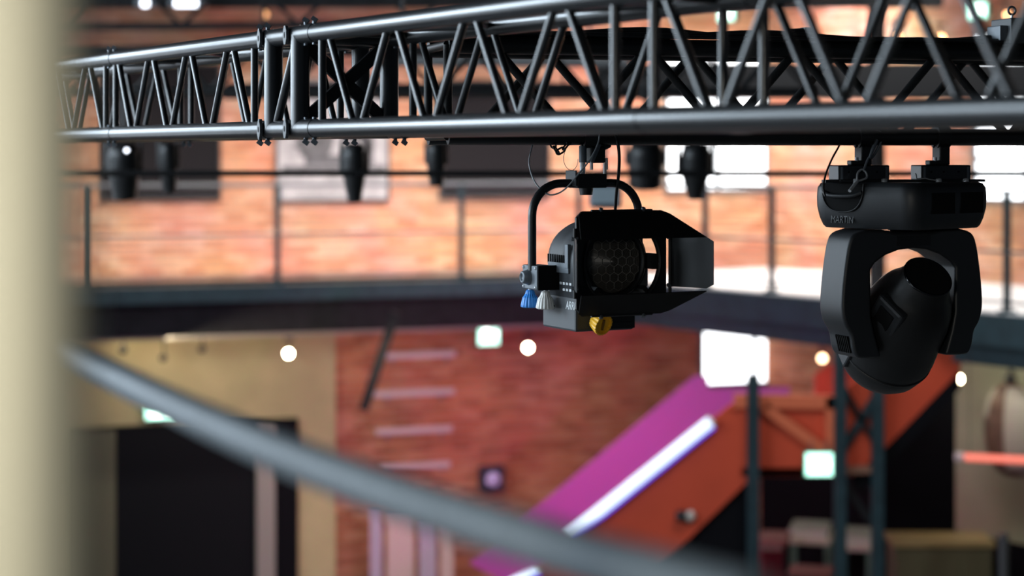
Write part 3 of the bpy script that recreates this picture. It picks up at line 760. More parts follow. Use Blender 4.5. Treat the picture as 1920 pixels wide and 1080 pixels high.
# omega brackets and clamps
aB = math.atan2(dB.y, dB.x); MBz = Matrix.Rotation(aB, 3, 'Z')
for j, (xa, xb, xc) in enumerate(((1552, 1655, 1612), (1720, 1822, 1772))):
    x0, x1 = (xa - 1690) * k_, (xb - 1690) * k_
    br = MB().box(MBz @ Vector(((x0 + x1) / 2, 0, .161)), (x1 - x0, .07, .044), MBz).build('mounting_bracket', BLK, MH, bevel=.003)
    for t in (.2, .45, .75): MB().tube(MBz @ Vector((x0 + (x1 - x0) * t, -.034, .163)), MBz @ Vector((x0 + (x1 - x0) * t, -.0365, .163)), .003, 8).build('bolt_hole', MATTE, br)
    for t in (.06, .94): MB().box(MBz @ Vector((x0 + (x1 - x0) * t, -.037, .16)), (.006, .004, .036), MBz).build('bracket_lip', DSTEEL, br)
    for t in (.3, .85): MB().lathe([(.009, 0), (.009, .01), (.006, .012)], Matrix.Translation(MBz @ Vector((x0 + (x1 - x0) * t, -.05, .132))), 12).build('fastener', STEEL, br)
    zc = mh.z - MH.location.z; xcc = (xc - 1690) * k_
    q = MBz @ Vector((xcc, 0, 0))
    hk = hook(MH, q.x, q.y, zc, 1.0, .04, aB)
    MB().box(MBz @ Vector((xcc, 0, (.183 + zc - .026) / 2)), (.034, .05, max(.02, zc - .026 - .183)), MBz).build('clamp_foot', BLK2, MH, bevel=.004)
    MB().box(MBz @ Vector((xcc - .03, -.01, .19)), (.04, .03, .014), MBz).build('clamp_tab', BLK2, MH, bevel=.003)
    MB().tube(MBz @ Vector((xcc - .03, -.02, .195)), MBz @ Vector((xcc - .03, -.02, .206)), .006, 6).build('clamp_nut', STEEL, MH)
for px in (1541, 1838):
    x = (px - 1690) * k_; MB().box(MBz @ Vector((x, -.02, .137)), (.045, .03, .008), MBz).build('quarter_turn_plate', BLK2, MH)
MB().box(MBz @ Vector((0, 0, .137)), (.43, .09, .007), MBz).build('mounting_plate', BLK2, MH)
MB().sweep([MBz @ Vector(((x - 1690) * k_, -.05, (426 - y) * k_)) for x, y in ((1702, 325), (1704, 326), (1706, 335), (1724, 334), (1730, 336), (1746, 338))], .002, 6).build('spring_clip', STEEL, MH)

# safety gear of the moving head
YM = mh.y
cb = wpx([(1578, 262, .0), (1572, 276, -.03), (1560, 298, -.06), (1549, 325, -.10), (1544, 350, -.13), (1547, 368, -.15)], YM)
tag(MB().sweep(crom(cb, 8), .003, 8).build('safety_cable', RUB), 'thin black cable curving down to the moving head base handle', 'cable')
sc_ = empty('safety_sling', mh + dB * -.09, 'steel safety sling with carabiner holding the moving head lamp', 'safety sling')
sl = sc_.location.copy()
cp = wpx([(1632, 258, -.035), (1640, 246, -.035), (1652, 249, -.035), (1653, 262, -.035), (1644, 282, -.035), (1634, 296, -.035), (1626, 293, -.035), (1625, 280, -.035)], YM)
cpp = crom(cp + [cp[0]], 5)[:-1]
MB().sweep([q - sl for q in cpp], .0038, 8, True).build('carabiner', DSTEEL, sc_)
MB().sweep([q - sl for q in crom(wpx([(1644, 262, -.045), (1636, 280, -.05), (1630, 297, -.05)], YM), 6)], .006, 8).build('carabiner_gate', DSTEEL, sc_)
MB().sweep([q - sl for q in crom(wpx([(1629, 292, -.05), (1624, 306, -.06), (1619, 320, -.08)], YM), 6)], .0035, 8).build('wire_leg', WIRE, sc_)
th = crom(wpx([(1607, 340, -.12), (1608, 325, -.10), (1616, 318, -.09), (1624, 324, -.09), (1624, 334, -.10), (1607, 340, -.12)], YM), 6)[:-1]
MB().sweep([q - sl for q in th], .0032, 8, True).build('thimble', STEEL, sc_)
MB().sweep([q - sl for q in crom(wpx([(1608, 339, -.12), (1600, 349, -.14), (1593, 358, -.16)], YM), 6)], .005, 8).build('ferrule', STEEL, sc_)

# ------------------------------------------------------------------ mid-distance truss, tie rod and hanging lamps
SC = 300.0
Cc = P(600, 172, SC)
Ct = empty('lighting_truss', Cc, 'blurred black truss further back behind the near trusses', 'truss')
def cp_(u, up=0, back=0): return Vector((u, .25 * back, .26 * up))
for up in (0, 1):
    for bk in (0, 1): bar('chord', cp_(-2.6, up, bk), cp_(3.1, up, bk), .027, BLK2, Ct)
for k in range(24):
    for bk in (0, 1):
        a, b = -2.6 + .2375 * k, -2.6 + .2375 * (k + 1)
        bar('diagonal_brace', cp_(a, k % 2, bk), cp_(b, 1 - k % 2, bk), .012, BLK2, Ct, 8)
tag(bar('tie_rod', P(-80, 325, 330), P(2050, 326, 330), .017, MATTE, None), 'thin black horizontal tie rod crossing the whole hall', 'rod')
tag(MB().box((P(1530, 153, 250)), (3.3, .4, .25)).build('air_duct', mat('dark_grey_duct', (.03, .03, .032), .6)), 'dark grey rectangular duct behind the lamp-carrying truss', 'duct')
sg_e = empty('steel_girder', P(775, 171, 235), 'dark steel girder behind the truss lattice, left of the duct', 'beam')
for zz in (-.055, .055): MB().box((0, 0, zz), (3.0, .16, .014)).build('flange', DARKST, sg_e)
MB().box((0, 0, 0), (3.0, .02, .11)).build('web', DARKST, sg_e)
for xx in (-1.2, 1.2): bar('hanger_rod', (xx, 0, .05), (xx, 0, 10.5 - sg_e.location.z), .012, DARKST, sg_e, 8)
vp = empty('vent_pipe', P(680, 113, 260), 'grey round pipe running behind the truss lattice', 'pipe')
vq = P(1180, 116, 260) - vp.location
bar('pipe', (0, 0, 0), vq, .04, mat('grey_pipe', (.2, .2, .2), .5), vp)
for f in (.15, .85): bar('hanger_rod', vq * f, vq * f + Vector((0, 0, 10.5 - vp.location.z)), .01, BLK2, vp, 8)

def can(px, y0, y1, wpx_, label, face=None, taper=.75, rz=0.0):
    """hanging stage lamp: clamp, yoke, tapered can"""
    s = SC; e = empty('hanging_stage_lamp', P(px, y0 - 4, s) , label, 'stage lamp', rz=rz, group='lamps on the far truss')
    e.location.y = Cc.y
    H = (y1 - y0) / s; rr = wpx_ / s / 2; zt = Cc.z - e.location.z
    bar('clamp_rod', (0, 0, -.02), (0, 0, zt - .02), .015, BLK2, e, 10)
    MB().box((0, 0, zt - .01), (.06, .08, .075)).build('hook_clamp', BLK2, e, bevel=.008)
    MB().sweep([(-rr * 1.08, 0, -H * .55), (-rr * 1.08, 0, -.03), (-rr * .8, 0, 0), (rr * .8, 0, 0), (rr * 1.08, 0, -.03), (rr * 1.08, 0, -H * .55)], .012, 8).build('yoke', BLK2, e)
    M = Matrix.Translation((0, 0, -H * .55)) @ Matrix.Rotation(R(12), 4, 'X')
    b = MB().lathe([(rr * .55, H * .46), (rr * .8, H * .44), (rr * .95, H * .3), (rr, .0), (rr * taper, -H * .4), (rr * taper, -H * .45)], M, 24).build('can', BLK2, e)
    for k in range(3): MB().lathe([(rr * .98, H * (.1 + .06 * k)), (rr * 1.02, H * (.11 + .06 * k)), (rr * 1.02, H * (.13 + .06 * k)), (rr * .98, H * (.14 + .06 * k))], M, 24).build('cooling_fin', BLK2, b)
    MB().lathe([(rr * taper * .9, -H * .452), (rr * taper * .88, -H * .458), (.001, -H * .46)], M, 20).build('lens', GLASSD, b)
    if face:
        f = MB().lathe([(.012, 0), (.011, .008), (.001, .01)], Matrix.Translation((face[0], -rr * 1.02, face[1])) @ RX, 16).build('glint_dot', COOLL, e)  # small glowing dot painted on as the glint of the can
can(232, 262, 376, 62, 'black hanging stage lamp with a bright glint in front of the dark picture', face=(.04, -.08))
can(316, 262, 364, 34, 'slim black hanging stage lamp in front of the leftmost dark picture')
can(664, 262, 382, 46, 'black hanging stage lamp in front of the photo print', taper=.6)
can(818, 262, 352, 36, 'black hanging stage lamp at the left edge of the charcoal picture panel')
can(1210, 262, 355, 66, 'broad black hanging stage lamp just right of the barn-door spotlight yoke', taper=.9)
can(1304, 262, 377, 58, 'black tapering stage lamp silhouetted against the bright gallery window', taper=.5)
e = empty('floodlight', P(1135, 330, SC), 'grey floodlight seen between the spotlight yoke and its barn doors', 'floodlight')
e.location.y = Cc.y
MB().box((0, 0, -.12), (.2, .12, .16)).build('case', GREYP, e, bevel=.02); MB().box((0, -.062, -.12), (.16, .006, .10)).build('glass_face', mat('pale_glass', (.35, .42, .46), .3), e)
bar('hanging_rod', (0, 0, -.05), (0, 0, Cc.z - e.location.z), .014, BLK2, e, 10); MB().box((0, 0, Cc.z - e.location.z - .01), (.06, .08, .075)).build('hook_clamp', BLK2, e)

# ------------------------------------------------------------------ signs and small lamps
Y1e = F / 190.0 - .115
def exit_sign(px, py, p, d, n, off, label, W=.30, H=.20, z=None):
    q = on_line(px, p - n * off, d); z = hz(py, q)
    e = empty('exit_sign', (q.x, q.y, z - H / 2), label, 'exit sign', rz=math.atan2(d.y, d.x), group='green exit signs')
    MB().box((0, 0, H / 2), (W + .03, .05, H + .03)).build('case', EXITG, e, bevel=.006)
    MB().box((0, -.028, H / 2), (W, .008, H)).build('lit_panel', EXITM, e)
    mb = MB(); f = -.034
    mb.box((-W * .12, f, H * .5), (W * .34, .004, H * .62)); mb.box((W * .25, f, H * .5), (W * .22, .004, H * .12))
    mb.add([(W * .30, f, H * .3), (W * .42, f, H * .5), (W * .30, f, H * .7)], [(0, 1, 2)])
    mb.build('door_and_arrow_symbol', EXITW, e)
    bar('hanger', (-W * .3, 0, H + .01), (-W * .3, 0, H + .12), .006, DSTEEL, e, 8); bar('hanger', (W * .3, 0, H + .01), (W * .3, 0, H + .12), .006, DSTEEL, e, 8)
exit_sign(915, 626, pB, da, na, .35, 'green exit sign under the far gallery against red brick', .26, .26)
exit_sign(300, 772, pB, da, na, .16, 'green exit sign above the dark doorway, half hidden by the handrail', .34, .16)
exit_sign(1535, 870, Vector((0, Y1e, 0)), Vector((1, 0, 0)), Vector((0, 1, 0)), 0, 'green exit sign at the foot of the orange stair landing', .26, .22)
exit_sign(1365, 24, pR, dr, nr, 3.3, 'green exit sign high behind the truss, left of the other high one', .26, .18)
exit_sign(1836, 20, pR, dr, nr, .3, 'green exit sign high at the upper right corner', .26, .18)

def lamp(px, py, p, d, n, off, label, m=WARM, r_=.045, zr=None, stem=.12):
    q = on_line(px, p - n * off, d); z = hz(py, q)
    e = empty('track_spot', (q.x, q.y, z), label, 'spot lamp', group='small spots under the galleries')
    M = Matrix.Translation((0, 0, 0)) @ RX
    MB().lathe([(r_ * .6, -.14), (r_ * 1.05, -.12), (r_ * 1.15, -.02), (r_ * 1.15, .004), (r_ * 1.02, .004), (r_ * 1.0, -.002)], M, 24).build('can', BLK2, e)
    if m: MB().lathe([(r_, -.004), (r_ * .9, .006), (.001, .010)], M, 24).build('lens', m, e)
    else: MB().lathe([(r_, -.004), (r_ * .9, .002), (.001, .003)], M, 24).build('lens', GLASSD, e)
    bar('stem', (0, .08, r_), (0, .08, r_ + stem), .009, BLK2, e, 8)
    MB().box((0, .08, r_ + stem), (.12, .04, .03)).build('track_adapter', BLK2, e)
lamp(541, 663, pB, da, na, .55, 'glowing warm spot against the cream plaster wall')
lamp(990, 652, pB, da, na, .55, 'glowing warm spot below the barn-door spotlight against the brick')
lamp(1542, 672, pR, dr, nr, 2.3, 'glowing amber spot left of the moving head lamp', mat('soft_amber_face', (1, .8, .6), .4, emit=(1, .62, .34), es=9), .045)
lamp(1797, 711, pR, dr, nr, .7, 'glowing warm spot at the top of the sage green wall')
lamp(229, 657, pB, da, na, .55, 'unlit black spot above the left end of the handrail', None, .04)
lamp(305, 672, pB, da, na, .55, 'unlit black spot on a long stem above the handrail', None, .035, stem=.25)
lamp(378, 655, pB, da, na, .55, 'unlit black spot right of the long-stemmed one under the gallery', None, .035)
lamp(1896, 712, pR, dr, nr, .75, 'unlit black spot above the hanging brown hull', None, .05, stem=.16)
lamp(497, 27, pB, da, na, 1.6, 'small amber lamp glowing in the roof at upper left', mat('dim_amber_face', (1, .7, .4), .4, emit=(1, .45, .18), es=1.6), .04)
lamp(1765, 72, pR, dr, nr, .8, 'small amber lamp glowing above the truss near the top right', WARMD, .045)
lamp(1685, 68, pR, dr, nr, .8, 'small amber lamp showing over the truss cables, left of its twin', WARMD, .03)
lamp(1888, 28, pR, dr, nr, .8, 'small amber lamp beside the upper right exit sign', WARMD, .03)
for px, W_, lab in ((276, .07, 'round bright ceiling lamp at upper left'), (352, .22, 'oblong bright ceiling lamp right of the round one')):
    e = empty('ceiling_lamp', P(px, 15, 190), lab, 'ceiling lamp', group='lamps in the roof')
    MB().box((0, 0, .05), (W_ + .14, .2, .09)).build('case', GREYP, e, bevel=.02)
    MB().box((0, -.104, .04), (W_, .01, .07)).build('lit_face', COOLL, e, bevel=.003); bar('rod', (0, 0, .09), (0, 0, .7), .012, DARKST, e, 8)

# ------------------------------------------------------------------ lower left: doorway, banners, wall strips
dp = pp - na * .0
def onw(px): return on_line(px, dp, da)
def wall_box(name, px0, px1, y0, y1, th, m, parent, base, proud=0.0, z0=None):
    a, b = onw(px0), onw(px1); c = (a + b) / 2 - na * (th / 2 + proud)
    zb = hz(y1, (a + b) / 2) if z0 is None else z0; zt = hz(y0, (a + b) / 2)
    return MB().box(Vector((c.x, c.y, (zb + zt) / 2)) - base, ((b - a).length, th, zt - zb), Matrix.Rotation(math.atan2(da.y, da.x), 3, 'Z')).build(name, m, parent)
D1 = empty('door_1', Vector((onw(330).x, onw(330).y, 0)), 'tall black double doorway in the cream plaster wall', 'door'); D1['kind'] = 'structure'; d0 = D1.location.copy()
wall_box('door_leaf', 216, 478, 801, 0, .06, DOORM, D1, d0, 0, 0.0)
wall_box('open_leaf', 124, 215, 806, 0, .05, OLIVE, D1, d0, .02, 0.0)
wall_box('grey_jamb', 478, 512, 797, 0, .12, GPOST, D1, d0, 0, 0.0)
wall_box('door_leaf', 513, 557, 790, 0, .06, BLACKW, D1, d0, 0, 0.0)
wall_box('head_rail', 124, 557, 793, 801, .07, DOORM, D1, d0, 0)
k = 0
strip_lab = ('topmost', 'second', 'third', 'lowest')
for y, xa, xb in ((665, 718, 852), (736, 700, 850), (806, 704, 846), (873, 712, 842)):
    a, b = on_line(xa, pB - na * .02, da), on_line(xb, pB - na * .02, da); c = (a + b) / 2; z = hz(y, c)
    e = empty('wall_strip', Vector((c.x, c.y, z)), '%s of four pale horizontal strips on the red brick wall' % strip_lab[k], 'wall strip', rz=math.atan2(da.y, da.x), group='pale strips on the brick'); k += 1
    MB().box((0, -.03, 0), ((b - a).length, .05, .075)).build('strip_board', STRIP, e, bevel=.004)
    for sx in (-.35, .35): MB().box((sx, -.02, -.06), (.03, .03, .06)).build('bracket', GREYP, e)
tag(MB().box(((P(742, 585, 166) + P(682, 768, 166)) / 2), (.11, .11, (P(742, 585, 166) - P(682, 768, 166)).length), (P(742, 585, 166) - P(682, 768, 166)).to_track_quat('Z', 'Y').to_matrix()).build('diagonal_strut', DARKST),
    'dark diagonal steel strut in front of the red brick wall', 'strut')
for j, (xa, xb, yt, m, lab) in enumerate(((694, 716, 945, BANL, 'narrow grey lavender banner, leftmost below the handrail'), (726, 776, 950, BANN, 'wide pale pink banner below the handrail'), (786, 818, 965, BANL, 'lavender banner between the pink one and the narrow right one'), (826, 850, 965, BANN, 'narrow pink banner at the right of the row'))):
    a, b = on_line(xa, pB - na * .5, da), on_line(xb, pB - na * .5, da); c = (a + b) / 2; H = hz(yt, c); W = (b - a).length
    e = empty('roll_up_banner', Vector((c.x, c.y, 0)), lab, 'banner', rz=math.atan2(da.y, da.x), group='banners by the brick wall')
    MB().box((0, 0, .04), (W * .8, .2, .08)).build('base', BLK2, e, bevel=.01)
    MB().box((0, 0, H / 2 + .04), (W, .012, H - .08)).build('sheet', m, e); MB().box((0, .0, H - .01), (W, .03, .03)).build('top_rail', DSTEEL, e)
    bar('support_pole', (0, .05, .06), (0, .05, H), .02, BLK2, e, 8)
q = on_line(925, pB - na * .2, da); z = hz(900, q)
e = empty('wall_speaker', Vector((q.x, q.y, z)), 'dark box with a pale lavender round face on the brick wall', 'speaker', rz=math.atan2(da.y, da.x))
MB().box((0, .07, 0), (.30, .14, .32)).build('cabinet', mat('dark_blue_box', (.02, .02, .045), .5), e, bevel=.01)
MB().lathe([(.095, 0), (.085, .012), (.02, .02), (.001, .021)], RX, 28).build('cone', mat('lavender_cone', (.5, .45, .75), .5), e)
bar('wall_mount', (0, .12, 0), (0, .2, 0), .03, BLK2, e, 8)

# ------------------------------------------------------------------ orange staircase
S1 = 190.0; Y1 = F / S1
def sp(px, py, s=S1): return P(px, py, s)
dfar = Vector((-.15, 2.3, 0))            # across the stair, away from the camera
st = empty('staircase', Vector((1.6, Y1, 0)), 'orange steel staircase with solid parapets and a magenta lit inner side', 'staircase'); s0_ = st.location.copy()
def slabpoly(name, pts, th, m, parent=st, base=None):
    """closed outline of points in one vertical plane, thickened away from the camera"""
    base = s0_ if base is None else base
    n = Vector((0, th, 0)); v = [p - base for p in pts] + [p - base + n for p in pts]; k = len(pts)
    return MB().add(v, [list(range(k)), list(range(k, 2 * k))[::-1]] + [(i, (i + 1) % k, k + (i + 1) % k, k + i) for i in range(k)]).build(name, m, parent)
# flight one: near parapet
tL = (sp(900, 1140), sp(1340, 775)); slope = (tL[1].z - tL[0].z) / (tL[1].x - tL[0].x)
near = [sp(900, 1150), sp(1372, 757), sp(1412, 757), sp(1412, 893), sp(1060, 1235)]
slabpoly('near_parapet', near, .06, ORANGE)
far = [p + dfar for p in (sp(900, 1150), sp(1372, 757), sp(1400, 757), sp(1412, 893), sp(1060, 1235))]
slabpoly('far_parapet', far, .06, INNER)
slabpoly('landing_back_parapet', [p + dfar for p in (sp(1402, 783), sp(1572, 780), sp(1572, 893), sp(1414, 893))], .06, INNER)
# treads between the parapets
zt_, zb_ = sp(1412, 893).z + .0, 0.3
xa, xb = sp(1412, 893).x, sp(1060, 1235).x; n_ = 13
for k in range(n_):
    f = (k + .5) / n_; x = xb + (xa - xb) * f; z = sp(1060, 1235).z + (zt_ - sp(1060, 1235).z) * f + .06
    v = Vector((x, Y1 + .06, z)) - s0_
    MB().box(v + dfar * .49, ((xa - xb) / n_ + .02, 2.2, .05)).build('tread', DARKST, st)
MB().box(sp(1490, 885) + dfar * .5 - s0_, (.9, 2.3, .08)).build('landing', DARKST, st)
slabpoly('landing_parapet', [sp(1412, 752), sp(1572, 748), sp(1572, 893), sp(1412, 893)], .05, ORANGE)
slabpoly('near_parapet', [sp(1572, 735), sp(1640, 690), sp(1800, 600), sp(1800, 695), sp(1668, 832), sp(1600, 893), sp(1572, 893)], .05, ORANGE)
slabpoly('far_parapet', [p + Vector((0, 1.5, 0)) for p in (sp(1572, 735), sp(1640, 690), sp(1790, 610), sp(1790, 705), sp(1668, 832), sp(1600, 893), sp(1572, 893))], .05, ORANGE)
for k in range(9):
    f = (k + .5) / 9; x = sp(1600, 893).x + (sp(1800, 695).x - sp(1600, 893).x) * f; z = sp(1600, 893).z + (sp(1800, 695).z - sp(1600, 893).z) * f + .1
    MB().box(Vector((x, Y1 + .75, z)) - s0_, (.13, 1.4, .04)).build('tread', DARKST, st)
slabpoly('stringer', [sp(1600, 893), sp(1668, 832), sp(1800, 695), sp(1800, 730), sp(1672, 866), sp(1610, 925)], .05, BLACKW)
slabpoly('understair_panel', [p + Vector((0, .07, 0)) for p in (sp(1412, 893), sp(1060, 1235), sp(1060, 1345), sp(1412, 1345))], .05, BLACKW)
# light steel frame on the landing
def fbar(name, a, b, wd, m):
    p, q_ = sp(*a), sp(*b); d = q_ - p; M = d.to_track_quat('X', 'Z').to_matrix()
    return MB().box((p + q_) / 2 - s0_ - Vector((0, .05, 0)), (d.length, .06, wd), M).build(name, m, st)
fbar('frame_rail', (1375, 750), (1562, 753), .13, ORANGE2); fbar('frame_upright', (1556, 742), (1556, 862), .10, ORANGE2)
fbar('frame_diagonal', (1432, 762), (1548, 846), .10, ORANGE2)
for (px, ytop) in ((1409, 700), (1571, 640), (1641, 690)):
    p = sp(px, ytop); H = p.z
    MB().box(Vector((p.x, Y1 - .12, H / 2)) - s0_, (.11, .11, H)).build('steel_post', SLATE, st)
fbar('cross_brace', (1575, 845), (1650, 725), .07, SLATE); fbar('cross_brace', (1575, 715), (1650, 850), .05, DARKST)
fbar('lower_brace', (1580, 900), (1645, 1000), .06, DARKST); fbar('lower_rail', (1575, 880), (1645, 878), .07, BROWNT)
# lamp mounted on the parapet
e = empty('stair_spot', sp(1285, 965) - Vector((0, .1, 0)), 'small grey spot lamp fixed to the orange stair parapet', 'spot lamp')
MB().lathe([(.035, -.1), (.055, -.09), (.06, .0), (.055, .002)], Matrix.Rotation(R(70), 4, 'Z') @ RX, 24).build('can', BLK2, e)
MB().lathe([(.055, 0), (.05, .01), (.001, .02)], Matrix.Rotation(R(30), 4, 'Z') @ Matrix.Translation((.05, 0, 0)) @ RX, 24).build('lens', WHITEP, e)
bar('wall_mount', (-.02, .02, 0), (-.02, .1, 0), .02, BLK2, e, 8)
# led tubes
def led(a, b, label, r_=.058):
    p, q_ = sp(*a) - Vector((0, .08, 0)), sp(*b) - Vector((0, .08, 0))
    e = empty('led_tube', p, label, 'light tube', group='light tubes along the stair')
    d = q_ - p
    bar('diffuser', Vector((0, 0, 0)), d, r_, LEDW, e)
    nrm = Vector((d.z, 0, -d.x)).normalized()
    bar('halo_tube', nrm * .045 + Vector((0, .02, 0)), d + nrm * .045 + Vector((0, .02, 0)), r_ * .7, LEDB, e)  # glowing tube put in as the blue halo round the diffuser
    for c, dd in ((Vector((0, 0, 0)), -d.normalized()), (d, d.normalized())): MB().tube(c, c + dd * .03, r_ * 1.02, 18).build('end_cap', WHITEP, e)
led((1062, 1004), (1330, 789), 'long white blue light tube along the stair parapet')
led((940, 1100), (1008, 1060), 'short lower light tube near the bottom of the stair', .04)
# unseen magenta strip under the near coping, added to tint the far parapet
p, q_ = sp(960, 1125) + Vector((0, .12, 0)), sp(1372, 785) + Vector((0, .12, 0))
d = q_ - p; M = d.to_track_quat('X', 'Z').to_matrix()
tag(MB().box((p + q_) / 2, (d.length, .03, .05), M).build('added_led_strip', LEDM), 'added magenta light strip hidden on the inner side of the stair parapet', 'light strip')

p, q_ = sp(1000, 1090) + dfar + Vector((0, .10, -.06)), sp(1372, 780) + dfar + Vector((0, .10, -.06))  # unseen strip added to give the brick a pink glow
d = q_ - p; M = d.to_track_quat('X', 'Z').to_matrix()
tag(MB().box((p + q_) / 2, (d.length, .03, .04), M).build('added_led_strip', mat('pink_added_strip', (.9, .3, .6), .4, emit=(1.0, .28, .62), es=36)), 'added pink light strip hidden behind the far stair parapet, washing the brick', 'light strip')
# black void and partition behind the landing
b0_, b1_ = pR + dr * .02, pR + dr * (rq(1772) - .02)
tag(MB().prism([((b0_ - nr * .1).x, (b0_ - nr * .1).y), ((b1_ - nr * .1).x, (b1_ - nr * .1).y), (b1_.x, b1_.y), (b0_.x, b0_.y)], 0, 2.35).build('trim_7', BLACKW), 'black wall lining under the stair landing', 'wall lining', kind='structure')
tag(MB().box(P(1722, 868, 171) , (.80, .06, 1.75)).build('black_screen', BLACKW), 'tall black screen under the upper stair flight', 'partition')

# ------------------------------------------------------------------ exhibits at lower right
def table(px0, px1, ytop, s, label, top, leg, D=.8, glass=True):
    a, b = P(px0, ytop, s), P(px1, ytop, s); W = b.x - a.x; H = a.z
    e = empty('display_table', Vector(((a.x + b.x) / 2, a.y, 0)), label, 'table', rz=R(-14), group='display tables at lower right')
    MB().box((0, 0, H - .03), (W, D, .06)).build('table_top', top, e, bevel=.008)
    if glass:
        MB().box((0, 0, H + .05), (W * .86, D * .8, .10)).build('glass_case', mat('case_glass', (.55, .65, .5), .15, spec=.6), e, bevel=.004)
    for sx in (-1, 1):
        for sy in (-1, 1): bar('leg', (sx * (W / 2 - .05), sy * (D / 2 - .05), 0), (sx * (W / 2 - .05), sy * (D / 2 - .05), H - .06), .028, leg, e, 10)
    bar('stretcher', (-W / 2 + .05, -D / 2 + .05, .2), (W / 2 - .05, -D / 2 + .05, .2), .02, leg, e, 10)
table(1478, 1562, 1000, 153, 'pale green display table left of the grey stair post', PALEG, GREENL)
table(1575, 1640, 1012, 155, 'pale green display table just right of the grey stair post', PALEG, GREENL)
table(1690, 1850, 1062, 164, 'long pale green display table at the bottom right', PALEG, GREENL, .7)
table(1425, 1480, 1004, 159, 'low brown table beside the dark red box', BROWNT, DARKST, .6, False)
table(1480, 1560, 1068, 167, 'brown table at the bottom edge below the green display table', BROWNT, DARKST, .5, False)
p = P(1446, 1060, 178)
e = empty('storage_box', Vector((p.x, p.y, 0)), 'dark red box at the bottom between the stair posts', 'box')
MB().box((0, 0, .7), (.22, .25, 1.4)).build('body', REDB, e, bevel=.01); MB().box((0, 0, 1.42), (.24, .27, .05)).build('lid', REDB, e, bevel=.006)
p = P(1760, 1008, 178); H = p.z
e = empty('olive_counter', Vector((p.x, p.y, 0)), 'olive brown counter in front of the black void', 'counter')
MB().box((0, 0, H / 2 - .03), (1.0, .5, H - .06)).build('body', OLIVEB, e, bevel=.01); MB().box((0, 0, H - .02), (1.06, .56, .06)).build('worktop', mat('ochre_top', (.32, .22, .09), .5), e, bevel=.006)
for sx in (-.33, 0, .33): MB().box((sx, -.255, H / 2 - .05), (.28, .012, H - .3)).build('door_panel', OLIVEB, e, bevel=.003)
p = P(1882, 900, 190)
e = empty('floor_pole', Vector((p.x, p.y, 0)), 'dark grey pole standing below the sage green wall at right', 'pole')
bar('shaft', (0, 0, .03), (0, 0, P(1882, 1000, 190).z), .05, mat('dark_grey_pole', (.06, .06, .065), .5), e); MB().tube((0, 0, 0), (0, 0, .03), .16, 24).build('foot', DARKST, e)
# hanging hull and red tube
q = on_line(1897, pR - nr * .45, dr)
zc = hz(806, q); s_h = F / q.y
e = empty('hanging_hull', Vector((q.x, q.y, zc)), 'brown and white oval hull hanging against the sage green wall', 'hull', rz=math.atan2(dr.y, dr.x))
aH, cH = 50 / s_h / .8, 88 / s_h
def hullring(t0, t1, grow, m, name, th0, th1, n=20):
    mb = MB(); k = 14; v = []
    for i in range(n + 1):
        f = math.pi * (t0 + (t1 - t0) * i / n); z = cH * math.cos(f); r_ = math.sin(f) ** .8 * aH if math.sin(f) > 0 else 0
        for j in range(k + 1):
            a = math.pi * (th0 + (th1 - th0) * j / k); v.append(Vector(((r_ + grow) * math.cos(a), -(r_ * .5 + grow) * math.sin(a), z)))
    f_ = [(i * (k + 1) + j, i * (k + 1) + j + 1, (i + 1) * (k + 1) + j + 1, (i + 1) * (k + 1) + j) for i in range(n) for j in range(k)]
    return mb.add(v, f_, True).build(name, m, e)
hullring(0, 1, 0, HULLB, 'hull_body', 0, 2)
hullring(.16, .42, .006, HULLW, 'white_patch', .70, 1.0); hullring(.12, .8, .006, HULLW, 'pale_side', .0, .46)
bar('hanging_bracket', (0, 0, cH - .02), (0, 0, cH + .15), .03, BLK2, e, 10)
pa = P(1806, 857, 198); pb_ = P(1990, 866, 204)
e = empty('red_tube_light', pa, 'salmon red light tube with a pale end cap at the right edge', 'light tube')
bar('tube', Vector((0, 0, 0)), pb_ - pa, .036, REDT, e); MB().tube((-.07, 0, 0), (.0, 0, 0), .045, 18).build('end_cap', mat('pink_cap', (.8, .6, .6), .4), e)
bar('suspension_wire', (.9, .0, .02), (.9, 0, 1.6), .006, BLK2, e, 8); bar('suspension_wire', (.06, .0, .02), (.06, 0, 1.25), .003, BLK2, e, 8)

# ------------------------------------------------------------------ foreground: cream post and handrail
cpost = empty('cream_post', Vector((-.2325, .90, GZ)), 'blurred cream painted round post filling the left edge', 'post')
bar('shaft', (0, 0, 0), (0, 0, 4.5), .0325, CREAM, cpost, 48); MB().tube((0, 0, 0), (0, 0, .02), .08, 32).build('base_plate', CREAM, cpost)
rp = []
for px, py in ((-140, 505), (60, 618), (120, 655), (200, 699), (330, 763), (480, 830), (640, 893), (800, 950), (1000, 1014), (1180, 1068), (1420, 1135)):
    rp.append(P(px, py, (py - HORIZ) / .33))
hr_ = empty('handrail', Vector((rp[-1].x, rp[-1].y, GZ)), 'blurred grey blue steel handrail sweeping down across the foreground', 'handrail'); hb = hr_.location.copy()
MB().sweep([q - hb for q in crom(rp, 6)], .0225, 20).build('rail', RAILM, hr_)
for q in (rp[0], rp[-1]):
    bar('post', Vector((q.x, q.y, GZ)) - hb, q - hb, .018, RAILM, hr_)

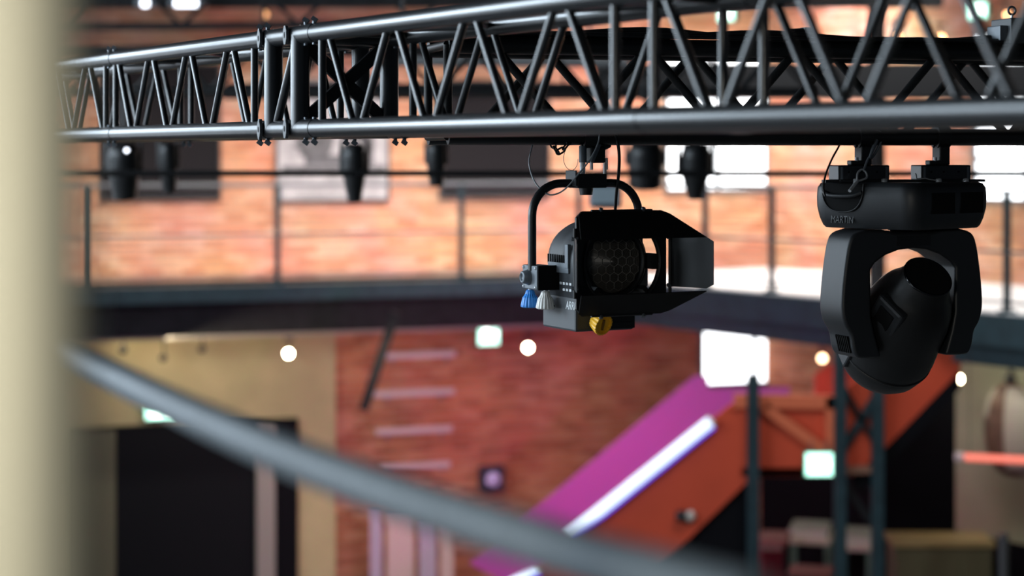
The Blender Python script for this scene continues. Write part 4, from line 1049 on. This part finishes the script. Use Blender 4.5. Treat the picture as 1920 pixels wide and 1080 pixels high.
# ------------------------------------------------------------------ unseen lights added to brighten the galleries, walls and stair
for k, (px, pw) in enumerate(((150, 17), (420, 19), (690, 23), (930, 30))):
    q = on_line(px, pB - na * 2.5, da)
    area('gallery_wash', Vector((q.x, q.y, EYE + 1.6)), Vector((q.x, q.y, GZ + .5)) + na * 2.5, 1.7, .15, pw, (1.0, .9, .8), 84)
ul = (LE + K0) / 2 + na * .12; ulen = (K0 - LE).length - .3  # uplight and its body added to brighten the lower gallery wall
uf = empty('added_floor_uplight', Vector((ul.x, ul.y, GZ)), 'added slim dark uplight brightening the wall of the far gallery', 'light', rz=math.atan2(da.y, da.x))
MB().box((0, 0, .02), (ulen, .05, .04)).build('profile', BLK2, uf)
area('added_gallery_uplight', Vector((ul.x, ul.y, GZ + .055)) + na * .05, Vector((ul.x, ul.y, GZ + .75)) + na * .85, ulen, .05, 42, (1.0, .88, .8))
gr = K0 + dr * 1.6 + nr * 1.5
area('gallery_fill', gr + Vector((0, 0, GZ + 4.0)), gr + na * .6 + Vector((0, 0, GZ)), 3.5, 1.2, 300, (1.0, .95, .9), 130)  # fill light added to brighten the gallery corner and floor
gr = K0 + dr * 6.0 + nr * 1.3
area('gallery_fill', gr + Vector((0, 0, GZ + 4.0)), gr + Vector((0, 0, GZ)), 4.0, 1.0, 100, (1.0, .95, .9), 110)  # second added fill, further along the right wing
area('under_gallery_wash', Vector((-1.9, 21.3, 3.45)), Vector((-1.4, 23.2, 1.2)), 5.6, .2, 32, (1.0, .84, .6))
q = on_line(1850, pR - nr * 1.4, dr)
area('under_gallery_wash', Vector((q.x, q.y, 3.6)), Vector((q.x, q.y, 1.5)) + nr * 1.3, 2.0, .2, 17, (1.0, .93, .8))
area('stair_fill', Vector((3.0, 14.0, 7.8)), Vector((2.6, 19.0, 3.0)), 3.0, 1.0, 130, (1.0, .95, .9))  # fill light added inside the hall to brighten the stair
# lamp added out of view on the near gallery to light the cream post
gl = empty('added_standing_lamp', Vector((-1.25, -1.3, GZ)), 'added slim standing lamp out of view, lighting the cream post', 'lamp')
MB().lathe([(.12, 0), (.12, .015), (.02, .03)], None, 28).build('foot', BLK2, gl); bar('pole', (0, 0, .02), (0, 0, 1.75), .014, BLK2, gl)
MB().box((0, 0, 1.8), (.30, .06, .30), Matrix.Rotation(R(-24), 3, 'Z')).build('lamp_head', BLK2, gl, bevel=.01)
area('added_post_light', Vector((-1.21, -1.22, EYE + .3)), Vector((-.26, .90, EYE - .05)), .25, .25, 1.9, (1.0, .96, .86), 32)
